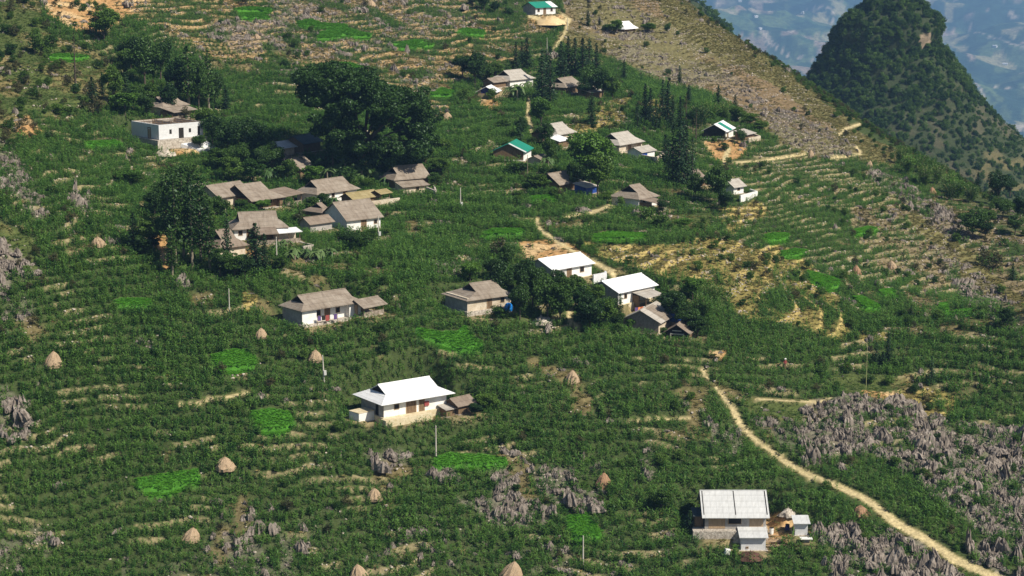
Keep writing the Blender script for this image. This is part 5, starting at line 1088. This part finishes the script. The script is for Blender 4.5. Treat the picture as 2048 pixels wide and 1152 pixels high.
CL = [  # where, [(kind, px, py base, height px, width px)]
 ('on the orange brown bank at top left', [('broad',208,82,62,72),('drybush',30,72,22,30),('bush',70,110,50,40),('bush',100,105,40,40)]),
 ('on the grassy slope at upper left', [('sparse',151,165,96,36),('conifer',185,215,60,30),('conifer',205,190,45,22),('drybush',180,205,38,34),('bush',45,215,24,30),('bush',120,230,26,40),('bush',22,110,26,34)]),
 ('in the dense grove above the roofless house', [('dark',262,140,72,58),('dark',290,178,112,76),('dark',322,165,95,60),('broad',250,160,60,50),('dark',352,205,100,56),('tall',378,222,128,44),('dark',398,225,112,52),('tall',418,222,120,36),('dark',430,215,80,40),('broad',300,205,60,50),('dark',338,222,70,48)]),
 ('beside the grey roof behind the roofless house', [('broad',228,208,75,44),('conifer',252,202,60,30),('bright',250,228,46,60),('dark',293,238,56,42),('broad',270,205,50,44),('drybush',192,232,40,40),('bush',310,250,18,24)]),
 ('right of the roofless house', [('column',452,222,50,20),('broad',410,260,44,50),('dark',425,292,62,56),('dark',455,315,80,64),('broad',400,300,30,34),('dark',492,300,70,56),('dark',520,325,84,64),('dark',545,345,70,54),('dark',480,345,60,56),('broad',440,345,52,56),('bush',430,262,26,44),('drybush',372,238,24,30),('dark',470,280,50,50)]),
 ('behind the broad brown roofed farmhouse', [('broad',465,370,60,52),('broad',505,368,50,50),('dark',530,352,60,48),('banana',545,362,40,34),('broad',575,365,46,44),('dark',600,340,40,34),('bright',625,372,46,44),('dark',640,350,40,36),('broad',552,330,44,40),('drybush',580,350,20,24)]),
 ('at the foot of the giant banyan', [('sparse',666,352,122,36),('banana',690,352,42,44),('banana',722,360,44,46),('banana',748,358,38,40),('banana',770,368,36,36),('banana',662,358,36,36),('bush',700,372,24,40),('bush',740,376,22,40),('broad',790,350,40,40),('broad',850,330,40,46),('broad',880,345,34,44),('bush',890,300,26,50),('dark',870,370,34,36),('conifer',752,335,70,28),('conifer',800,330,66,26)]),
 ('between the roofs of the left village', [('broad',482,426,30,32),('broad',440,440,52,44),('bright',525,426,22,38),('broad',628,436,44,44),('broad',650,420,34,34),('banana',668,412,30,30),('broad',420,455,40,36),('bright',500,425,20,26),('bush',600,436,14,20),('drybush',603,450,30,36)]),
 ('in the tall dark grove left of the village', [('tall',338,505,150,40),('tall',352,535,190,46),('tall',368,520,185,44),('tall',385,540,190,48),('dark',330,440,96,60),('dark',355,470,110,70),('dark',385,470,120,64),('tall',402,525,170,44),('dark',405,470,100,56),('tall',420,540,130,40),('dark',310,440,70,46),('dark',350,400,70,60),('broad',375,380,60,48),('tall',345,550,90,34)]),
 ('in front of the lowest left village roofs', [('column',456,545,118,24),('dark',440,550,60,50),('broad',470,556,54,60),('column',512,548,100,38),('conifer',530,545,76,30),('dark',490,556,52,44),('banana',572,502,32,34),('banana',590,520,34,36),('banana',610,515,28,30),('broad',560,545,40,36),('dark',722,502,44,50),('dark',700,492,30,34),('broad',742,488,34,36),('banana',640,520,34,34),('banana',660,512,26,30),('bush',680,482,22,40)]),
 ('left of the tall dark grove', [('conifer',268,505,78,36),('broad',298,492,56,58),('dark',285,512,44,44),('dark',310,500,34,30),('bright',258,372,34,60),('bush',280,372,26,40)]),
 ('in the dark grove beside the blue tank', [('dark',1000,590,96,60),('dark',1012,545,66,46),('dark',1045,590,80,56),('dark',985,560,50,44),('dark',1065,622,96,66),('dark',1040,640,76,54),('dark',1095,640,90,66),('broad',1120,650,92,60),('dark',1080,600,66,50),('broad',1135,610,60,50),('broad',1155,590,46,44),('bush',1000,636,26,44),('bright',940,560,40,44),('dark',1115,600,66,56),('drybush',1000,520,44,44)]),
 ('beside the footpath below the white farmhouses', [('dark',1180,665,84,74),('broad',1205,655,66,60),('dark',1215,625,50,48),('broad',1165,625,56,44),('broad',1190,610,50,46),('tall',1240,632,72,20),('dark',1235,650,44,36),('column',1168,572,30,14),('bright',1262,640,30,22),('drybush',1180,600,34,34)]),
 ('right of the lower white farmhouse', [('dark',1330,612,68,58),('dark',1350,640,74,62),('broad',1310,625,36,40),('dark',1375,655,66,56),('bamboo',1405,640,66,60),('bamboo',1420,610,50,50),('dark',1395,668,50,50),('broad',1295,640,30,34),('bright',1385,600,50,50),('bush',1325,655,20,26)]),
 ('shading the centre of the right village', [('bright',1180,366,112,92),('broad',1195,390,90,66),('dark',1150,372,60,46),('bright',1210,350,60,48),('broad',1080,385,40,50),('dark',1070,372,36,44),('bush',1035,350,30,60),('broad',1100,330,56,36),('broad',1210,400,30,40)]),
 ('beside the narrow path above the green barn', [('bright',1082,262,72,48),('dark',1090,290,56,44),('dark',1042,275,50,34),('conifer',1040,300,60,30),('banana',1035,200,44,40),('banana',1060,180,26,26),('bush',1110,310,24,34),('bush',1010,260,24,44),('banana',1095,330,34,30)]),
 ('in the conifer stand of the upper village', [('conifer',1084,200,98,36),('conifer',1100,205,108,40),('conifer',1092,180,80,34),('conifer',1122,158,72,32),('conifer',1136,152,76,34),('conifer',1150,158,80,34),('conifer',1165,162,82,34),('conifer',1178,158,78,34),('conifer',1192,155,66,32),('conifer',1128,168,70,30),('conifer',1032,140,54,30),('conifer',1054,138,60,30),('conifer',1044,128,44,26)]),
 ('behind the upper village farmhouses', [('dark',950,168,76,60),('dark',925,155,46,44),('dark',972,160,50,44),('broad',990,150,36,36),('dark',1185,190,70,62),('dark',1205,196,64,50),('broad',1225,200,50,44),('bush',985,200,22,30),('bush',925,200,26,34),('dark',1170,196,40,36)]),
 ('on the ridge slope above the village', [('column',1248,164,44,14),('column',1359,168,36,12),('column',1377,212,42,13),('conifer',1436,230,56,26),('conifer',1470,215,26,16),('column',1176,52,30,13),('column',1199,50,16,8),('drybush',1262,195,16,14),('column',1368,178,14,8)]),
 ('around the white sheeted hut on the ridge', [('broad',1230,70,30,36),('broad',1296,66,22,34),('dark',1334,68,24,16),('bush',1212,62,16,26)]),
 ('in the conifer rows left of the striped barn', [('column',1183,250,64,20),('conifer',1290,240,70,24),('conifer',1300,250,72,24),('conifer',1325,238,76,26),('conifer',1335,250,84,26),('conifer',1345,262,70,24),('conifer',1360,255,60,24),('conifer',1275,262,56,22),('conifer',1312,262,60,24),('sparse',1372,245,56,22),('column',1378,205,34,12)]),
 ('in the dark stand between farmhouse and striped barn', [('conifer',1345,368,120,34),('conifer',1358,372,130,34),('conifer',1372,372,118,34),('conifer',1384,372,96,28),('conifer',1336,350,70,28),('conifer',1366,340,96,28),('dark',1390,400,60,44),('conifer',1330,330,60,24)]),
 ('behind the green and white striped barn', [('bamboo',1400,250,50,44),('bamboo',1420,242,46,44),('bamboo',1445,238,36,40),('broad',1475,243,30,40),('broad',1500,250,26,40),('dark',1386,262,50,34),('dark',1482,290,34,22),('broad',1520,262,22,36),('bush',1450,300,18,20),('sparse',1392,280,60,26)]),
 ('round dark one hiding the brown hut on the right', [('dark',1438,412,88,64),('dark',1450,425,46,40),('broad',1425,385,50,40)]),
 ('on the grassy knoll by the bamboo mast', [('conifer',1776,722,56,20),('conifer',1752,728,44,26),('conifer',1765,735,32,20),('conifer',1862,768,56,20),('conifer',1822,640,28,14),('conifer',1806,735,26,14),('bush',1640,750,18,26),('bush',1790,735,20,34)]),
 ('at the right edge of the terraced slope', [('dark',1995,412,72,50),('dark',2005,440,50,46),('dark',1945,478,64,62),('dark',1970,480,44,40),('dark',2012,660,50,40),('broad',1975,450,34,34),('dark',2040,440,50,44),('dark',2030,470,44,44),('dark',2020,390,34,36),('dark',1925,450,26,26),('conifer',2025,560,34,18),('drybush',1990,540,40,40),('drybush',1965,530,36,30)]),
 ('in the feathery row below the saddle', [('bamboo',1800,330,42,36),('bamboo',1815,350,48,40),('bamboo',1838,345,44,40),('bamboo',1850,372,48,44),('bamboo',1875,368,44,40),('bamboo',1895,385,46,44),('bamboo',1915,395,44,44),('conifer',1832,318,30,14),('bamboo',1860,350,40,36),('bamboo',1900,400,40,40),('bamboo',1940,405,40,40),('conifer',1955,385,40,24)]),
 ('left of the pale roofed house at bottom right', [('broad',1322,1024,52,48),('dark',1373,1012,44,32),('column',1379,1062,48,20),('column',1420,905,22,12),('dark',1640,1014,16,16),('bush',1205,880,18,22)]),
 ('near the white hipped farmhouse', [('broad',975,815,38,50),('broad',955,800,30,40),('bush',930,800,20,34),('dark',950,830,26,36),('bush',900,815,14,20)]),
 ('at the top edge beside the hilltop building', [('dark',968,22,40,36),('dark',990,26,26,24),('broad',945,12,24,26),('bush',1015,30,16,26)]),
 ('on the upper terraces', [('bush',920,130,22,30),('bush',575,78,16,26),('drybush',890,98,12,20),('drybush',575,1020,26,34),('bush',1230,1020,18,24)]),
 ('above the footpath among the central maize', [('dark',1160,500,24,18),('bush',1185,505,18,26),('bush',1240,410,24,22),('bright',1365,455,20,40),('bush',1290,440,26,44),('bush',1320,455,30,44),('dark',1325,430,34,30),('bush',1260,380,22,36),('drybush',1425,715,8,34)]),
]
ti = 0
for where, L_ in CL:
    cnt = {}
    for k_ in L_: cnt[KIND[k_[0]][1]] = cnt.get(KIND[k_[0]][1], 0) + 1
    idx = {}
    for kd, x, y, hp, wp in sorted(L_, key=lambda q: q[1]):
        nm, desc, cat, cn, tn = KIND[kd]; v = ti % NV[kd]; ti += 1; tm, cm, h0, w0 = PROTO['%s%d' % (kd, v)]
        p, d = at(x, y); s = FPX / d; sz = hp / s / h0; sx = wp / s / w0
        i = idx.get(desc, 0); idx[desc] = i + 1
        if cnt[desc] == 1: lab = '%s %s' % (desc, where)
        elif i == 0: lab = 'leftmost %s %s' % (desc, where)
        elif i == cnt[desc] - 1: lab = 'rightmost %s %s' % (desc, where)
        else: lab = '%s %s from the left %s' % (ORD[i], desc, where)
        e = empty(nm, p - Vector((0, 0, .1)), 0, ' '.join(lab.split()[:16]), cat, 'trees and plants ' + where if cnt[desc] > 1 else None)
        e.rotation_euler = (0, 0, (ti * 2.399) % 6.283); e.scale = (sx * 1.06, sx * 1.06, sz * 1.02)
        obj(tn, tm, e); obj(cn, cm, e)
# giant banyan
p, d = at(728, 342); s = FPX / d; rng = np.random.default_rng(77)
LOB = [(628,160,36,20),(665,150,44,20),(705,160,44,20),(745,172,44,18),(785,188,44,18),(825,200,38,18),(650,190,34,24),(625,185,24,18),(655,225,28,30),(665,265,30,32),(790,225,48,26),(838,235,32,28),(850,262,28,22),(700,275,34,34),(735,285,34,36),(770,265,40,34),(775,305,40,34),(810,290,34,32),(715,315,40,26),(690,300,26,32),(835,290,28,24),(700,205,26,16),(690,178,34,18),(725,182,34,18),(760,195,34,18),(735,205,30,18),(700,158,34,16),(770,215,30,20),(680,235,30,24)]
cs = []; rs_ = []
for (x, y, rx, ry) in LOB:
    for q in range(13 if y < 210 else 9):
        v = rng.normal(size=3); v /= np.linalg.norm(v); v *= rng.uniform(.3, 1) ** .5
        dep = rng.normal() * 5.5 + (0 if y < 210 else -1); cs.append(((x + v[0] * rx - 728) / s, dep + v[1] * 3, (342 - (y + v[2] * ry)) / s)); rs_.append(rng.uniform(1.5, 2.5))
V, F = quads(blob_points(cs, rs_, 105, rng, .65), .55, rng)
h = empty('banyan_tree', p, 0, 'giant dark banyan with a broad flat crown above the village', 'tree')
mb = MB(); limbs(mb, (0, 0, -1), [cs[i] for i in range(0, len(cs), 18)], .8, .4)
for i in range(6): a = rng.uniform(0, 6.28); mb.tube((math.cos(a) * 1.2, math.sin(a) * 1.2, -1), (math.cos(a) * .7, math.sin(a) * .7, 9), .4, .3, 6)
mb.build('trunk', M['bark'], h); obj('crown', mesh_np('banyan_crown', V, F, M['lf_dark']), h)

# ------------------------------------------------------------------ karst peak and forested shoulder beyond the ridge
def peak(name, label, rows, D, seed, depth_f=0.85, amp=3.0, cliff=None, flare=(60, 150, 300), nforest=6000, fs=(3.2, 6.0)):
    rng = np.random.default_rng(seed); rows = sorted(rows, key=lambda r: r[0]); s = FPX / D
    ry = np.array([r[0] for r in rows], float); rl = np.array([r[1] for r in rows], float); rr_ = np.array([r[2] for r in rows], float)
    n = 150; yy = np.linspace(ry[0], ry[-1], 120); V = []
    xc = None
    for j, y in enumerate(yy):
        l = np.interp(y, ry, rl); r = np.interp(y, ry, rr_); c = at_depth((l + r) / 2, y, D); hw_ = (r - l) / 2 / s
        t = j / (len(yy) - 1)
        for i in range(n):
            a = 6.283185 * i / n; nz = (fbm(np.array([math.cos(a) * 3 + 7 + t * 3]), np.array([math.sin(a) * 3 + y / 40.0]), seed, 3)[0] - .5) * 2 * amp
            rad = hw_ + nz * min(1, hw_ / 12)
            V.append((c[0] + math.cos(a) * rad, D * _cp + math.sin(a) * rad * depth_f, c[2] + (nz * .3 if j else 0)))
    base = np.array(V[-n:]); cx = base[:, :2].mean(0)
    for k_, dz in enumerate(flare):
        q = base.copy(); q[:, :2] = cx + (q[:, :2] - cx) * (1 + dz / 110.0); q[:, 2] -= dz; V += [tuple(v) for v in q]
    m = len(V) // n; V = np.array(V); top = V[:n].mean(0) + [0, 0, 1.0]; V = np.concatenate([V, [top]])
    a = np.arange(m * n).reshape(m, n); F = np.stack([a[:-1], a[1:], np.roll(a[1:], -1, 1), np.roll(a[:-1], -1, 1)], -1).reshape(-1, 4)
    Fl = [tuple(f) for f in F] + [(i, (i + 1) % n, m * n) for i in range(n)]
    me = mesh_np(name, V, Fl, M['ground'], True); col = np.tile([0.045, 0.06, 0.028], (len(V), 1))
    pxv, pyv, _ = project(V[:, 0], V[:, 1], V[:, 2]); b_ = fbm(pxv / 28, pyv / 22, seed + 3, 3); front = V[:, 1] < D * _cp + 5
    bare = np.zeros(len(V))
    if cliff is not None:
        bare = sstep(150, 300, pyv + (pxv - 1850) * .55) * sstep(.52, .64, b_) * .6
        k1 = in_poly(pxv + (b_ - .5) * 16, pyv, cliff); bare = np.maximum(bare, k1 * 1.0)
        col = col * (1 - bare[:, None]) + np.array([.10, .09, .062]) * bare[:, None]; col[k1 & (b_ > .38)] = (.36, .28, .20)
        gr_ = sstep(1780, 1860, pxv - (pyv - 200) * .9) * sstep(250, 330, pyv) * sstep(.45, .55, b_); col = col * (1 - gr_[:, None] * .7) + np.array([.15, .13, .06]) * gr_[:, None] * .7
    at_ = me.attributes.new('cover', 'FLOAT_COLOR', 'POINT'); at_.data.foreach_set('color', np.concatenate([col, np.ones((len(V), 1))], 1).astype(np.float32).ravel())
    tag(obj(name, me), label, None, kind='structure')
    tri = F[(V[F].mean(1)[:, 1] < D * _cp + 60)]; A = V[tri[:, 0]]; Bq = V[tri[:, 1]]; Cq = V[tri[:, 2]]; Dq = V[tri[:, 3]]
    area = np.linalg.norm(np.cross(Bq - A, Dq - A), axis=1); zc = V[tri].mean(1)[:, 2]; area *= zc > V[-1, 2] - 330 * 1.0
    area *= 1 - bare[tri].mean(1) * .93
    ii = rng.choice(len(tri), nforest, p=area / area.sum()); u = rng.uniform(size=(nforest, 1)); v = rng.uniform(size=(nforest, 1))
    Pp = (A[ii] * (1 - u) + Bq[ii] * u) * (1 - v) + (Dq[ii] * (1 - u) + Cq[ii] * u) * v
    px_, py_, _ = project(Pp[:, 0], Pp[:, 1], Pp[:, 2]); sc_ = rng.uniform(fs[0], fs[1], nforest)
    if cliff is not None: sc_ *= 1 - .3 * sstep(170, 300, py_ + (px_ - 1850) * .4)
    sc_ /= 5.0
    scatter(name + '_forest', C_forest, Pp - [0, 0, .8], np.stack([sc_, sc_, sc_ * rng.uniform(.8, 1.5, nforest)], -1), npick=4, label='dense dark forest covering ' + label, cat='forest')
C_forest = proto_collection('forest_crowns', [PROTO['bush0'][1], PROTO['bush1'][1], mesh_np('fc', *quads(blob_points([(0, 0, 2.2), (1, .4, 1.8), (-.9, -.6, 1.9), (.2, 1, 2.6), (0, -.9, 2.9)], [1.5, 1.1, 1.2, 1.1, 1.2], 70, np.random.default_rng(5)), .36, np.random.default_rng(6)), M['lf_dark']), mesh_np('fd', *quads(blob_points([(0, 0, 2.0), (.9, .4, 1.5), (-.9, -.6, 1.6), (.1, .2, 3.0)], [1.6, 1.1, 1.2, 1.0], 70, np.random.default_rng(7)), .36, np.random.default_rng(8)), M['lf_mid'])])
peak('karst_peak', 'the steep karst peak', [(-14, 1735, 1795), (-6, 1716, 1812), (6, 1706, 1824), (22, 1694, 1832), (32, 1676, 1856), (50, 1664, 1860), (62, 1656, 1858), (92, 1648, 1850), (100, 1640, 1872), (130, 1624, 1892), (160, 1606, 1916), (190, 1590, 1936), (225, 1560, 1972), (260, 1535, 2012), (300, 1500, 2052), (380, 1450, 2120), (460, 1400, 2200)],
     1000, 31, cliff=[(1842, 66), (1862, 62), (1862, 92), (1852, 100), (1840, 90)], nforest=26000, fs=(2.0, 5.4))
peak('forested_shoulder', 'the blue shoulder behind the ridge', [(-90, 1120, 1240), (-50, 1050, 1300), (-25, 1000, 1340), (0, 950, 1384), (12, 930, 1398), (30, 900, 1420), (55, 880, 1444), (85, 860, 1458), (130, 820, 1466), (200, 760, 1480), (300, 700, 1500)], 1250, 37, amp=2.0, nforest=9000, fs=(3.5, 6.5))
# tiny farmhouses on the valley hills
fx = sorted([(1905, 214), (1917, 220), (1990, 95), (2010, 130), (1520, 60), (1605, 28), (1512, 35), (1480, 5)])
rfar = rays([a[0] for a in fx], [a[1] for a in fx]); tsf = np.arange(3000, 17000, 12.0)
for i, (x, y) in enumerate(fx):
    X_ = rfar[i, 0] * tsf; Y_ = rfar[i, 1] * tsf; zz = CZ + rfar[i, 2] * tsf; g_ = far_z(X_, Y_) > zz; j = g_.argmax() if g_.any() else 200
    h = empty('distant_house', (X_[j], Y_[j], far_z(X_[j:j+1], Y_[j:j+1])[0] + 1), .4 * i, ['leftmost','second','third','fourth','fifth','sixth','seventh','rightmost'][i] + ' tiny white house from the left in the hazy valley', 'house', 'tiny white houses far off in the valley')
    MB().box(-11, 11, -7, 7, -6, 6).build('wall', M['wall_white'], h); MB().poly([(-12, -8, 5.4), (12, -8, 5.4), (12, 0, 9), (-12, 0, 9)], .3).poly([(-12, 0, 9), (12, 0, 9), (12, 8, 5.4), (-12, 8, 5.4)], .3).build('roof', M['roof_white'], h)
# someone working in the maize
p, d = at(1570, 741); V = [(0, 0, 1.0), (0, .03, 1.25), (0, .02, 1.46), (0, -.02, 1.56), (0, -.04, 1.68), (0, -.04, 1.8), (-.2, 0, 1.42), (-.27, -.08, 1.14), (-.2, -.3, 1.02), (.2, 0, 1.42), (.27, -.08, 1.14), (.2, -.3, 1.02), (-.1, 0, .92), (-.11, -.02, .5), (-.11, .03, .05), (.1, 0, .92), (.11, -.02, .5), (.11, .03, .05), (-.11, -.14, .03), (.11, -.14, .03)]
E = [(0,1),(1,2),(2,3),(3,4),(4,5),(2,6),(6,7),(7,8),(2,9),(9,10),(10,11),(0,12),(12,13),(13,14),(0,15),(15,16),(16,17),(14,18),(17,19)]
Rd = [.16,.15,.15,.06,.1,.08,.07,.05,.035,.07,.05,.035,.11,.07,.045,.11,.07,.045,.04,.04]
me = bpy.data.meshes.new('body'); me.from_pydata(V, E, []); me.materials.append(M['skin']); po = obj('person', me, None, p + Vector((0, 0, .35))); tag(po, 'person in dark red top and white hat standing in the maize', 'person')
sk = po.modifiers.new('skin', 'SKIN'); sv = me.skin_vertices[0].data
for i, r_ in enumerate(Rd): sv[i].radius = (r_, r_)
sv[0].use_root = True; po.modifiers.new('sub', 'SUBSURF').levels = 1
mb = MB(); mb.tube((0, 0, .85), (0, .02, 1.5), .21, .19, 10); mb.tube((-.16, 0, 1.44), (-.29, -.08, 1.1), .1, .08, 8); mb.tube((.16, 0, 1.44), (.29, -.08, 1.1), .1, .08, 8); mb.build('shirt', M['red'], po)
MB().tube((0, -.04, 1.78), (0, -.04, 1.96), .24, .03, 12).build('hat', M['wall_white'], po)
# ------------------------------------------------------------------ the blue air over the valley
m, t, o = new_mat('haze'); pv = N(t, 'ShaderNodeVolumePrincipled'); pv.inputs['Color'].default_value = (0.30, 0.56, 1.0, 1); pv.inputs['Density'].default_value = 0.00010; pv.inputs['Anisotropy'].default_value = 0.1
t.links.new(pv.outputs[0], o.inputs['Volume'])
hz = MB().box(-5200, 10400, -150, 18000, -1500, 760).build('haze', m); tag(hz, None, None, kind='stuff')
